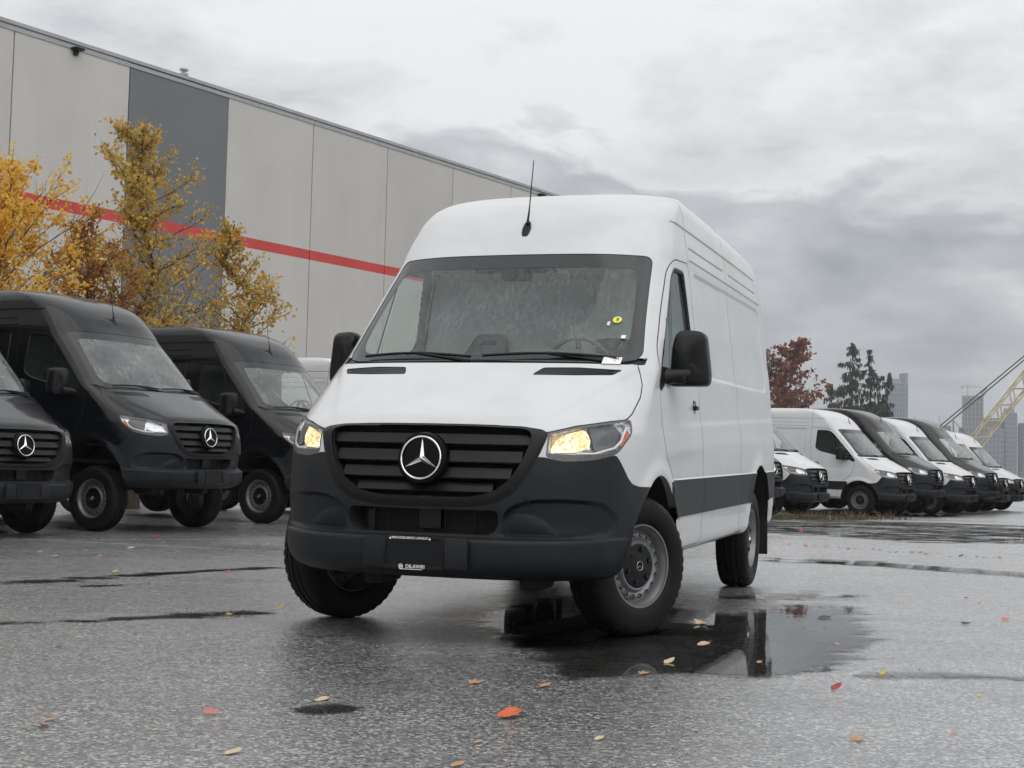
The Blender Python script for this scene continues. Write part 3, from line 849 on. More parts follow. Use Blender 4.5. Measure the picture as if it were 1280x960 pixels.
    mb.box((-.31, .128, .62), (.035, .01, .11)); mb.box((.02, .128, .64), (.12, .02, .10))
    put(mb, 'radiator_bar', M['black_plastic'], bumper, 30)
    # number plate holder with its frame and print
    yp = -.012
    mb = MB(); mb.box((0, yp - .012, .473), (.572, .034, .162), None, .012); plate = put(mb, 'plate_holder', M['plastic'], root)
    mb = MB()
    for cx, cz, sx, sz in ((0, .545, .325, .012), (0, .397, .325, .018), (-.157, .470, .012, .150), (.157, .470, .012, .150)): mb.box((cx, yp - .033, cz), (sx, .010, sz), None, .002)
    mb.box((0, yp - .029, .470), (.31, .006, .15))
    for cx, cz in ((-.142, .43), (.142, .43), (-.142, .505), (.142, .505), (0, .477)): mb.lathe([(0, .006), (.004, .005), (.005, 0)], 12, Matrix.Translation((cx, yp - .032, cz)) @ Matrix.Rotation(-math.pi / 2, 4, 'Z'))
    put(mb, 'plate_frame', M['black_plastic'], plate)
    obj['plate'] = plate
    # headlights
    for mir in (False, True):
        s_ = -1 if mir else 1
        din = np.array([-.30, .95, 0.]); din /= np.linalg.norm(din)
        keyf = parts['lens']; used = sorted({i for f in keyf for i in f})
        phi = np.zeros(len(co)); c2 = co[used]; phi[used] = sd_poly(np.stack([q_(c2), c2[:, 2]], 1), POLY['lens'])
        depth = np.clip(-phi / .03, 0, 1)**.6 * .050
        off = din[None, :] * depth[:, None]
        hl = emit('headlight', 'headlight_housing', M['lampgrey'], root, False, mir)
        # reflector pan behind the lens
        V, Fc = sub(co, keyf, mir, False, off + din * .004); V, Fc = clean(V, Fc); mesh_obj('lamp_pan', rake(V), Fc, M['reflector'], hl)
        emit('lens_cover', 'lens', M['lens'], hl, False, mir)
        obj.setdefault('hl', []).append(hl)
        def pan_faces(cond, lift, name, mat):
            ff = []
            for f in keyf:
                c = co[f].mean(0); qz = ((c[0] + c[1]) * R2, c[2])
                if cond(*qz): ff.append(f)
            V, Fc = sub(co, ff, mir, False, off * lift); V, Fc = clean(V, Fc); return mesh_obj(name, rake(V), Fc, mat, hl)
        lit, dk, am = [np.array(POLY[k_]) for k_ in ('lit', 'mainlamp', 'amberpatch')]
        pan_faces(lambda a, b: sd_poly(np.array([[a, b]]), lit)[0] < 0, .72, 'turn_lamp', M['lit'])
        pan_faces(lambda a, b: sd_poly(np.array([[a, b]]), dk)[0] < 0, .75, 'main_lamp', M['lampgrey'])
        pan_faces(lambda a, b: sd_poly(np.array([[a, b]]), am)[0] < 0, .25, 'side_reflector', M['amber'])
        # light bar along the lower edge
        bm_pts = []
        cq = np.stack([q_(c2), c2[:, 2]], 1)
        for (a, b) in ((.70, .992), (.80, .997), (.88, 1.006), (.94, 1.022), (.985, 1.062), (1.01, 1.095), (1.04, 1.13)):
            i = used[int(np.argmin(np.hypot(cq[:, 0] - a, cq[:, 1] - b)))]; p = co[i] + din * .012; bm_pts.append((s_ * p[0], p[1], p[2]))
        mb = MB(); mb.tube(bm_pts, .0065, 6); put(mb, 'light_bar', M['white_print'], hl)
    # antenna
    mb = MB(); ya, za = 1.665, 2.372
    for (dx, r0, r1) in ((0, 0, 0),):
        secs = [(-.055, .012, -.03), (-.03, .024, .0), (0, .028, .022), (.03, .022, .05), (.045, .010, .062)]
        V = []; Fm = []
        for (t, r_, lift) in secs:
            for k in range(10):
                q = 2 * math.pi * k / 10; V.append((r_ * math.cos(q), ya + t * .75 + .4 * r_ * math.sin(q), za + t * .8 + lift * .35 + .65 * r_ * math.sin(q)))
        for i in range(len(secs) - 1):
            for k in range(10): Fm.append((i * 10 + k, i * 10 + (k + 1) % 10, (i + 1) * 10 + (k + 1) % 10, (i + 1) * 10 + k))
        Fm += [tuple(range(10)), tuple(40 + k for k in range(10))[::-1]]; mb.add(V, Fm)
    mb.tube([(0, ya + .012, za + .04), (.002, ya + .030, za + .10), (.002, ya + .045, za + .16), (.004, ya + .10, za + .46)], [.009, .007, .0042, .003], 6)
    put(mb, 'antenna', M['black_plastic'], root)
    # wheel arch liners and underbody
    for (xx, yy), fn, R in zip(VAN_WHEELS, (0, 0, 1, 1), (.51, .51, .535, .535)):
        mb = MB(); s_ = 1 if xx > 0 else -1; n = 24; V = []; Fm = []
        for k in range(n + 1):
            t = math.pi * (.045 + .91 * k / n)
            for x in (1.0, .60): V.append((s_ * x, yy + R * math.cos(t), .375 + R * math.sin(t)))
        for k in range(n): Fm.append((2 * k, 2 * k + 1, 2 * k + 3, 2 * k + 2))
        c = len(V); V.append((s_ * .60, yy, .46)); Fm += [(c, 2 * k + 1, 2 * k + 3) for k in range(n)]
        mb.add(V, Fm); put(mb, 'wheel_liner', M['dark'], root)
    mb = MB(); mb.box((0, 3.1, .40), (1.5, 4.9, .10)); mb.box((0, .55, .42), (1.5, .7, .06)); mb.box((0, .985, .33), (1.35, .12, .10), None, .03)
    mb.box((0, 4.66, .36), (1.5, .10, .10), None, .03); mb.box((0, 2.9, .34), (.3, 3.2, .12), None, .04); mb.tube([(-.5, 3.0, .3), (-.45, 5.2, .32)], .06, 10)
    for x in (-.45, .45): mb.box((x, .62, .30), (.12, .3, .10), None, .03)
    put(mb, 'underbody', M['dark'], root)
    for s_ in (1, -1):
        mb = MB(); mb.box((s_ * .88, 5.20, .42), (.26, .02, .52), Matrix.Rotation(.08, 3, 'X'), .005); put(mb, 'mud_flap', M['dark'], root)
    # inside: bulkhead, dashboard, seats, wheel, lining
    hb = [(.93, .66), (.95, 1.3), (.92, 1.6), (.87, 2.0), (.83, 2.17), (.74, 2.22)]
    mb = MB(); mb.prism(hb + [(-a, b) for a, b in hb[::-1]], 2.30, 2.325, lambda a, b, d: (a, d, b)); put(mb, 'bulkhead', M['liner'], root)
    mb = MB(); mb.box((0, 2.06, 2.14), (1.36, .46, .02)); put(mb, 'headliner', M['liner'], root)
    mb = MB(); V = []; Fm = []
    sec = [(.90, 1.40), (1.00, 1.525), (1.15, 1.545), (1.30, 1.52), (1.38, 1.40), (1.36, 1.05), (1.1, .8)]
    xs = np.linspace(-.86, .86, 21)
    for x in xs:
        bump = .05 * math.exp(-((x - .42) / .2)**2)
        for (y, z) in sec: V.append((x, y + .12 * abs(x)**2.5, z + (bump if 1.0 < y < 1.35 and z > 1.4 else 0)))
    S = len(sec)
    for i in range(20):
        for j in range(S - 1): Fm.append((i * S + j, i * S + j + 1, (i + 1) * S + j + 1, (i + 1) * S + j))
    mb.add(V, Fm); dash = put(mb, 'dashboard', M['dash'], root)
    mb = MB(); Mx = Matrix.Translation((.42, 1.50, 1.50)) @ Matrix.Rotation(-math.radians(65), 4, 'X') @ Matrix.Rotation(math.pi / 2, 4, 'Y')
    mb.lathe([(.014 * math.cos(t), .19 + .014 * math.sin(t)) for t in np.linspace(0, 2 * math.pi, 9)[:-1]], 32, Mx, True)
    mb.tube([tuple(Mx @ Vector((0, -.18, 0))), tuple(Mx @ Vector((0, .18, 0)))], .018, 6); mb.tube([tuple(Mx @ Vector((0, 0, 0))), (.42, 1.30, 1.38)], .04, 8)
    put(mb, 'steering_wheel', M['dash'], root)
    for x in (.42, -.42):
        mb = MB(); mb.box((x, 1.95, 1.02), (.50, .50, .16), None, .05); mb.box((x, 2.20, 1.32), (.48, .14, .56), Matrix.Rotation(-.15, 3, 'X'), .06); mb.box((x, 2.26, 1.66), (.24, .09, .15), Matrix.Rotation(-.1, 3, 'X'), .04)
        mb.box((x, 1.95, .75), (.4, .4, .4)); put(mb, 'seat', M['seat'], root)
    mb = MB(); mb.box((0, 1.6, .62), (1.7, 1.5, .04)); put(mb, 'floor_pan', M['dark'], root)
    # rear lamp edge and back door hinge that show past the side
    for s_ in (1, -1):
        for z in (.95, 1.75):
            mb = MB(); mb.box((s_ * .925, 5.70, z), (.035, .04, .07), None, .010); put(mb, 'rear_hinge', M['lampgrey'], root)
        mb = MB(); mb.box((s_ * .86, 5.735, 1.15), (.12, .03, .42), None, .012); put(mb, 'tail_lamp', M['amber'], root)
    # wheels
    W = build_wheel(); meshes = {}
    for i, (xx, yy) in enumerate(VAN_WHEELS):
        t = None
        for k, mat in (('tyre', 'tyre'), ('rim', 'steel'), ('vent_hole', 'hole'), ('hub_cap', 'black_plastic'), ('hub_star', 'chrome')):
            if k not in meshes: o = W[k].build(k, M[mat], None, True, 40 if k != 'tyre' else 50); meshes[k] = o.data
            else: o = bpy.data.objects.new(k, meshes[k]); COL.objects.link(o)
            if k == 'tyre':
                t = bpy.data.objects.new('wheel', meshes[k]); bpy.data.objects.remove(o); COL.objects.link(t); t.parent = root
                t.location = (xx, yy, .385); t.rotation_euler = (0.2 * i, 0, 0 if xx > 0 else math.pi); t['is_wheel'] = i
            else:
                o.parent = t
                if k == 'vent_hole': o['kind'] = 'stuff'
    return root, obj

def copy_tree(o, parent=None):
    c = o.copy(); COL.objects.link(c); c.parent = parent
    for ch in o.children: copy_tree(ch, c)
    return c
def walk(o):
    yield o
    for c in o.children: yield from walk(c)
PAINT = {'white': (.58, .59, .60, 1), 'black': (.0045, .005, .0065, 1), 'grey': (.022, .021, .0205, 1)}
def place_van(root, x, y, yaw, colour, lift=0., steer=0., label=None, group=None):
    root.location = (x, y, 0); root.rotation_euler = (0, 0, -yaw)
    for o in root.children:
        if 'is_wheel' in o:
            if o['is_wheel'] < 2: o.rotation_euler[2] += steer
        else: o.location = (o.location[0], o.location[1], lift)
    for o in walk(root): o.color = PAINT[colour]
    tag(root, label, 'van', group)
# ---------------------------------------------------------------- ground
random.seed(7); rng = np.random.default_rng(7)
def gz(y): return -.0105 * max(0., min(y, 70.) - 19.)

def ground_material():
    m, nt, p = new_mat('wet_asphalt'); L = nt.links; v = texco(nt)
    agg = N_(nt, 'ShaderNodeTexVoronoi'); agg.inputs['Scale'].default_value = 88; L.new(v, agg.inputs['Vector'])
    agg2 = N_(nt, 'ShaderNodeTexVoronoi', feature='F1'); agg2.inputs['Scale'].default_value = 230; L.new(v, agg2.inputs['Vector'])
    n1 = noise_(nt, v, 60, 5, .7); n2 = noise_(nt, v, 1.3, 5, .6); n3 = noise_(nt, v, .28, 4, .55); n4 = noise_(nt, v, 11, 4, .6)
    sepc = N_(nt, 'ShaderNodeSeparateColor'); L.new(agg.outputs['Color'], sepc.inputs[0])
    stone_glint = ramp_(nt, sepc.outputs[0], (0, (.02, .021, .022)), (.25, (.085, .086, .088)), (.60, (.20, .20, .198)), (.82, (.33, .327, .32)), (.95, (.62, .61, .60)))  # aggregate tones; the palest grains also paint wet glints into the colour
    base = mixc(nt, mth(nt, 'MULTIPLY', n1, .28), stone_glint, (.14, .14, .142))
    patch = ramp_(nt, n2, (.35, .78), (.65, 1.18))
    base = mixc(nt, 1.0, base, patch, 'MULTIPLY')
    # hairline cracks, and long faint bands left by traffic and drainage
    vd = texco(nt, (1, 1, 1)); wob = N_(nt, 'ShaderNodeVectorMath', operation='ADD'); L.new(vd, wob.inputs[0])
    nw = N_(nt, 'ShaderNodeTexNoise'); nw.inputs['Scale'].default_value = 1.1; nw.inputs['Detail'].default_value = 5; L.new(v, nw.inputs['Vector'])
    sc = N_(nt, 'ShaderNodeVectorMath', operation='SCALE'); sc.inputs['Scale'].default_value = .9; L.new(nw.outputs['Color'], sc.inputs[0]); L.new(sc.outputs[0], wob.inputs[1])
    ck = N_(nt, 'ShaderNodeTexVoronoi', feature='DISTANCE_TO_EDGE'); ck.inputs['Scale'].default_value = .21; L.new(wob.outputs[0], ck.inputs['Vector'])
    crack = mth(nt, 'MULTIPLY', mth(nt, 'LESS_THAN', ck.outputs['Distance'], .0022), mth(nt, 'GREATER_THAN', n2, .47))
    band = noise_(nt, texco(nt, (.10, .9, 1)), 1.6, 5, .6)
    base = mixc(nt, 1.0, base, ramp_(nt, band, (.38, .84), (.60, 1.10)), 'MULTIPLY')
    base = mixc(nt, mth(nt, 'MULTIPLY', crack, .35), base, (.03, .03, .031))
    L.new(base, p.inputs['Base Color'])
    wet = mth(nt, 'ADD', mth(nt, 'MULTIPLY', n3, .45), mth(nt, 'ADD', mth(nt, 'MULTIPLY', n2, .25), mth(nt, 'MULTIPLY', band, .35)))
    r = ramp_(nt, wet, (.38, .40), (.50, .32), (.64, .20))
    r2 = mth(nt, 'ADD', r, mth(nt, 'MULTIPLY', mth(nt, 'SUBTRACT', n4, .5), .14))
    L.new(r2, p.inputs['Roughness'])
    p.inputs['Specular IOR Level'].default_value = .5
    p.inputs['Coat Weight'].default_value = 1.; p.inputs['Coat IOR'].default_value = 1.6
    L.new(mth(nt, 'MULTIPLY', r2, .85), p.inputs['Coat Roughness'])
    h = mth(nt, 'ADD', mth(nt, 'MULTIPLY', agg.outputs['Distance'], -1.0), mth(nt, 'MULTIPLY', agg2.outputs['Distance'], -.45))
    h = mth(nt, 'ADD', h, mth(nt, 'MULTIPLY', n1, .5))
    st = N_(nt, 'ShaderNodeBump'); st.inputs['Distance'].default_value = .0045; L.new(h, st.inputs['Height'])
    L.new(ramp_(nt, wet, (.40, .60), (.64, .25)), st.inputs['Strength'])
    b2 = bump_(nt, n4, .15, .03, st.outputs[0])
    L.new(b2, p.inputs['Normal'])
    L.new(bump_(nt, h, .30, .0045, bump_(nt, n4, .12, .03)), p.inputs['Coat Normal'])
    return m
def build_ground():
    ys = [-30, -8, 0, 4, 8, 12, 19, 22, 30, 40, 55, 70, 100, 140, 220, 400, 800, 1100]
    V = []; F = []
    xs = np.linspace(-1, 1, 13)
    for y in ys:
        w = 60 + abs(y) * 1.2
        for x in xs: V.append((x * w, y, gz(y)))
    n = len(xs)
    for i in range(len(ys) - 1):
        for j in range(n - 1): F.append((i * n + j, i * n + j + 1, (i + 1) * n + j + 1, (i + 1) * n + j))
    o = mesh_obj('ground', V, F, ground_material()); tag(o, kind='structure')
build_ground()

def puddle_material():
    m, nt, p = new_mat('puddle_water'); nt.nodes.remove(p); L = nt.links; out = nt.nodes['Material Output']
    v = texco(nt); at = N_(nt, 'ShaderNodeAttribute', attribute_name='depth')
    ragged = mth(nt, 'ADD', mth(nt, 'MULTIPLY', mth(nt, 'SUBTRACT', noise_(nt, texco(nt, (.6, 1.5, 1)), 3.0, 6, .65), .5), 1.5), mth(nt, 'MULTIPLY', mth(nt, 'SUBTRACT', noise_(nt, v, 60, 3, .7), .5), .9))
    at2 = N_(nt, 'ShaderNodeAttribute', attribute_name='ragged')
    streak = mth(nt, 'MULTIPLY', mth(nt, 'SUBTRACT', noise_(nt, texco(nt, (.18, 1.6, 1)), 2.4, 6, .65), .5), 2.6)
    d = mth(nt, 'ADD', at.outputs['Fac'], mth(nt, 'ADD', mth(nt, 'MULTIPLY', ragged, .8), mth(nt, 'MULTIPLY', mth(nt, 'ADD', ragged, streak), at2.outputs['Fac'])))
    mask = mth(nt, 'MULTIPLY', mth(nt, 'SUBTRACT', d, .12), 3.5, clamp=True)
    tr0 = N_(nt, 'ShaderNodeBsdfTransparent')
    tr = N_(nt, 'ShaderNodeBsdfTransparent'); tr.inputs['Color'].default_value = (.86, .85, .83, 1)
    gl = N_(nt, 'ShaderNodeBsdfGlossy'); gl.inputs['Roughness'].default_value = .015
    b = bump_(nt, noise_(nt, texco(nt, (1, .5, 1)), 14, 3, .5), .015, .02); L.new(b, gl.inputs['Normal'])
    fr = N_(nt, 'ShaderNodeFresnel'); fr.inputs['IOR'].default_value = 2.1
    w = N_(nt, 'ShaderNodeMixShader'); L.new(fr.outputs[0], w.inputs[0]); L.new(tr.outputs[0], w.inputs[1]); L.new(gl.outputs[0], w.inputs[2])
    mx = N_(nt, 'ShaderNodeMixShader'); L.new(mask, mx.inputs[0]); L.new(tr0.outputs[0], mx.inputs[1]); L.new(w.outputs[0], mx.inputs[2])
    L.new(mx.outputs[0], out.inputs['Surface']); return m
PUDDLE = puddle_material()
def puddle(poly, soft, ragged=0.):
    P = np.array(poly); lo, hi = P.min(0) - soft, P.max(0) + soft
    nx = int(np.clip((hi[0] - lo[0]) / .08, 12, 70)); ny = int(np.clip((hi[1] - lo[1]) / .08, 12, 90))
    X, Y = np.meshgrid(np.linspace(lo[0], hi[0], nx + 1), np.linspace(lo[1], hi[1], ny + 1))
    pts = np.stack([X.ravel(), Y.ravel()], 1); d = -sd_poly(pts, P) / soft
    keep = d > -.95; F = []
    for j in range(ny):
        for i in range(nx):
            f = (j * (nx + 1) + i, j * (nx + 1) + i + 1, (j + 1) * (nx + 1) + i + 1, (j + 1) * (nx + 1) + i)
            if any(keep[k] for k in f): F.append(f)
    zz = max(gz(q[1]) for q in pts)
    V, F2 = clean(np.column_stack([pts, [gz(y) + .004 for y in pts[:, 1]]]), F)
    used = sorted({i for f in F for i in f})
    o = mesh_obj('puddle', V, F2, PUDDLE, None, False)
    a = o.data.attributes.new('depth', 'FLOAT', 'POINT'); a.data.foreach_set('value', np.clip(d[used], -1, 1.2 - .75 * ragged).astype(np.float32))
    a = o.data.attributes.new('ragged', 'FLOAT', 'POINT'); a.data.foreach_set('value', np.full(len(used), ragged, np.float32))
    tag(o, kind='structure'); return o
for poly, soft, rag in (
  ([(.0, 7.3), (-.25, 8.63), (.05, 9.73), (.5, 10.48), (1.03, 10.02), (1.38, 9.37), (2.09, 10.3), (2.5, 10.05), (2.1, 8.05), (1.65, 6.83), (1.16, 6.41), (.81, 6.45), (.45, 6.34), (.25, 6.25), (.1, 6.5)], .34, .38),
  ([(4.86, 28.4), (7.11, 31.0), (9.22, 30.6), (11.04, 30.0), (14, 28), (7.36, 20.0), (5.81, 19.3), (4.95, 20.1), (4.41, 21.3), (3.2, 21.9), (2.5, 25)], 1.1, 1.2),
  ([(-.82, 5.38), (-.75, 5.53), (-.61, 5.57), (-.5, 5.46), (-.55, 5.34), (-.69, 5.27)], .10, .1),
  ([(-2.9, 8.02), (-2.38, 8.06), (-1.92, 8.6), (-1.62, 8.78), (-1.37, 8.74), (-1.4, 8.47), (-1.94, 8.2), (-2.33, 7.86), (-2.74, 7.70)], .20, .7),
  ([(-3.69, 10.24), (-3.24, 10.75), (-2.76, 11.42), (-1.96, 12.37), (-1.88, 12.1), (-2.51, 11.30), (-3.02, 10.4), (-3.54, 9.95)], .20, .8),
  ([(-3.06, 10.03), (-2.56, 10.4), (-2.56, 10.28), (-2.94, 9.92)], .12, .9),
  ([(1.55, 6.72), (2.09, 6.90), (2.6, 6.80), (2.6, 6.66), (2.0, 6.64), (1.58, 6.58)], .16, .8),
  ([(1.44, 10.55), (2.28, 11.2), (2.8, 11.1), (2.6, 10.6), (1.8, 10.1), (1.41, 10.2)], .40, .7),
  ([(2.74, 15.21), (3.9, 15.1), (5.4, 13.6), (4.9, 13.1), (3.62, 14.2), (2.59, 14.6)], .40, .9),
  ([(6.5, 36.2), (9., 40.), (13., 42.), (12., 37.5), (8.5, 34.4)], .9, .6)):
    puddle(poly, soft, rag)

# worn paint line of a parking bay
def worn_paint():
    m, nt, p = new_mat('worn_white_paint'); L = nt.links; v = texco(nt)
    f = noise_(nt, v, 26, 5, .75); p.inputs['Base Color'].default_value = (.55, .55, .53, 1); p.inputs['Roughness'].default_value = .45
    L.new(ramp_(nt, f, (.46, 0.), (.60, .8)), p.inputs['Alpha']); return m
PAINTLINE = worn_paint()
for (a, b) in (((-5.6, 15.32), (-2.1, 14.15)), ((-5.2, 14.9), (-3.0, 16.1))):
    a, b = Vector((*a, 0)), Vector((*b, 0)); n = Vector((-(b - a).y, (b - a).x, 0)).normalized() * .035
    V = [a - n, b - n, b + n, a + n]; V = [(q.x, q.y, gz(q.y) + .004) for q in V]
    tag(mesh_obj('painted_line', V, [(0, 1, 2, 3)], PAINTLINE, None, False), kind='structure')

# ---------------------------------------------------------------- warehouse
def warehouse():
    H = 11.0; A = np.array([-12.29, 33.47]); az = math.radians(33.7); d = np.array([math.sin(az), math.cos(az)])
    root = empty('warehouse', (A[0], A[1], -.3), math.atan2(d[1], d[0]))
    tag(root, 'grey concrete panel warehouse with red stripe and one dark grey panel', 'warehouse')
    H += .3
    def pm(name, col, stripe=True):
        m, nt, p = new_mat(name); L = nt.links; v = texco(nt)
        sep = N_(nt, 'ShaderNodeSeparateXYZ'); L.new(v, sep.inputs[0]); z = sep.outputs[2]
        f = noise_(nt, v, .5, 5, .6); f2 = noise_(nt, texco(nt, (3, 3, .12)), 2.0, 5, .6)
        c = ramp_(nt, f, (.3, tuple(q * .94 for q in col)), (.7, tuple(q * 1.05 for q in col)))
        oi = N_(nt, 'ShaderNodeObjectInfo'); v3 = N_(nt, 'ShaderNodeVectorMath', operation='ADD'); L.new(texco(nt, (4, 4, .10)), v3.inputs[0]); L.new(oi.outputs['Location'], v3.inputs[1])
        f2 = noise_(nt, v3.outputs[0], 1.6, 7, .65)
        stain = ramp_(nt, f2, (.52, 1.0), (.78, .945)); c = mixc(nt, 1., c, stain, 'MULTIPLY')
        c = mixc(nt, 1., c, ramp_(nt, oi.outputs['Random'], (0, .95), (1, 1.04)), 'MULTIPLY')
        red = ramp_(nt, f, (.3, (.46, .055, .052)), (.7, (.54, .068, .062)))
        z0, z1 = 7.085, 7.375
        s_ = mth(nt, 'MULTIPLY', mth(nt, 'GREATER_THAN', z, z0), mth(nt, 'LESS_THAN', z, z1))
        L.new(mixc(nt, s_, c, red), p.inputs['Base Color']); p.inputs['Roughness'].default_value = .8
        L.new(bump_(nt, noise_(nt, v, 40, 4, .6), .15, .01), p.inputs['Normal']); return m
    light = pm('light_concrete_paint', (.49, .478, .458)); dark = pm('dark_concrete_paint', (.150, .160, .172))
    mb = MB(); W = 3.545; s0 = .34
    mb.box((W / 2, 0, H / 2), (W - .03, .22, H), None, .015); first = None; dk = None
    for k in range(-11, 10):
        if k == 1:
            mm = MB(); mm.box((W / 2, 0, H / 2), (W - .03, .22, H), None, .015); o = mm.build('wall_panel', dark, root, False); o['label'] = 'dark grey wall panel'
        elif first is None: first = mb.build('wall_panel', light, root, False); o = first
        else: o = link(bpy.data.objects.new('wall_panel', first.data), root)
        o.location = (s0 + W * k, 0, 0)
    x0, x1 = s0 - W * 11, s0 + W * 10
    J = simple('joint_sealant', (.12, .12, .12), .8); mb = MB(); mb.box(((x0 + x1) / 2, .13, H / 2 - .02), (x1 - x0 - .1, .08, H - .1)); mb.build('backing_wall', J, root, False)
    mb = MB(); mb.box(((x0 + x1) / 2, 15.2, H / 2 - .1), (x1 - x0 - .2, 29.9, H - .25)); mb.build('building_mass', light, root, False)
    metal = simple('cap_flashing', (.36, .365, .37), .4, .4, .1, 3)
    mb = MB(); mb.box(((x0 + x1) / 2, .02, H + .03), (x1 - x0, .36, .10), None, .01); mb.box(((x0 + x1) / 2, -.125, H - .10), (x1 - x0, .012, .10)); mb.build('roof_flashing', metal, root, False)
    for sx in (2.11, 23.5, -18.):
        mb = MB(); mb.box((sx, -.22, H - .15), (.28, .22, .07), None, .02); mb.box((sx, -.15, H - .22), (.10, .08, .14)); mb.build('wall_lamp', M['black_plastic'], root)
    mb = MB(); mb.lathe([(0, .07), (.62, .07)], 16, Matrix.Translation((6.2, .40, H - .05)) @ Matrix.Rotation(-math.pi / 2, 4, 'Y') @ Matrix.Scale(.72, 4))
    for zz in (.42, .60): mb.lathe([(zz, .07), (zz + .01, .17), (zz + .07, .17), (zz + .09, .06)], 16, Matrix.Translation((6.2, .40, H - .05)) @ Matrix.Rotation(-math.pi / 2, 4, 'Y') @ Matrix.Scale(.72, 4))
    mb.build('roof_vent', metal, root)
    for sx in (-20, -9): 
        mb = MB(); mb.box((sx, -.13, 1.9), (3.0, .05, 3.6)); mb.build('dock_door', metal, root, False)
warehouse()

# ---------------------------------------------------------------- trees
def leaf_material(name, stops, trans=.5):
    m, nt, p = new_mat(name); L = nt.links; out = nt.nodes['Material Output']
    g = N_(nt, 'ShaderNodeNewGeometry'); v = texco(nt)
    f = mth(nt, 'ADD', mth(nt, 'MULTIPLY', g.outputs['Random Per Island'], .75), mth(nt, 'MULTIPLY', noise_(nt, v, .9, 3), .35))
    c = ramp_(nt, f, *stops); L.new(c, p.inputs['Base Color']); p.inputs['Roughness'].default_value = .5
    t = N_(nt, 'ShaderNodeBsdfTranslucent'); L.new(c, t.inputs['Color'])
    mx = N_(nt, 'ShaderNodeMixShader'); mx.inputs[0].default_value = trans; L.new(p.outputs[0], mx.inputs[1]); L.new(t.outputs[0], mx.inputs[2]); L.new(mx.outputs[0], out.inputs['Surface'])
    return m
BARK = simple('bark', (.085, .068, .055), .9, 0, .35, 9, .6, 30)
LEAF = dict(
  yellow=leaf_material('yellow_leaves', [(.1, (.55, .28, .04)), (.4, (.82, .47, .05)), (.7, (.88, .58, .10)), (.95, (.74, .55, .14))]),
  brown=leaf_material('brown_leaves', [(.1, (.20, .08, .04)), (.4, (.44, .20, .06)), (.7, (.58, .30, .08)), (.95, (.62, .38, .13))]),
  mixed=leaf_material('gold_green_leaves', [(.08, (.24, .13, .05)), (.3, (.55, .31, .06)), (.55, (.72, .45, .09)), (.78, (.50, .40, .11)), (.95, (.20, .24, .08))]),
  red=leaf_material('red_leaves', [(.1, (.10, .028, .02)), (.4, (.20, .055, .032)), (.7, (.28, .085, .04)), (.95, (.24, .13, .05))]),
  olive=leaf_material('olive_leaves', [(.1, (.12, .07, .02)), (.9, (.22, .15, .04))]),
  cedar=leaf_material('cedar_foliage', [(.1, (.010, .018, .012)), (.5, (.026, .042, .026)), (.9, (.050, .070, .042))], .15))

def leaf_cloud(pts, size, rs):
    """one small folded leaf at every point"""
    n = len(pts); pts = np.asarray(pts)
    a = rs.normal(size=(n, 3)); a /= np.linalg.norm(a, axis=1)[:, None]
    b = rs.normal(size=(n, 3)); b -= (a * b).sum(1)[:, None] * a; b /= np.linalg.norm(b, axis=1)[:, None]
    c = np.cross(a, b); s = size * rs.uniform(.6, 1.25, n)[:, None]
    t0 = pts; t2 = pts + a * s; mid = pts + a * s * .45 - c * s * .06
    l = mid + b * s * .36 + c * s * .10; r = mid - b * s * .36 + c * s * .10
    V = np.stack([t0, l, t2, r], 1).reshape(-1, 3)
    F = [(4 * i, 4 * i + 1, 4 * i + 2) for i in range(n)] + [(4 * i, 4 * i + 2, 4 * i + 3) for i in range(n)]
    return V, F

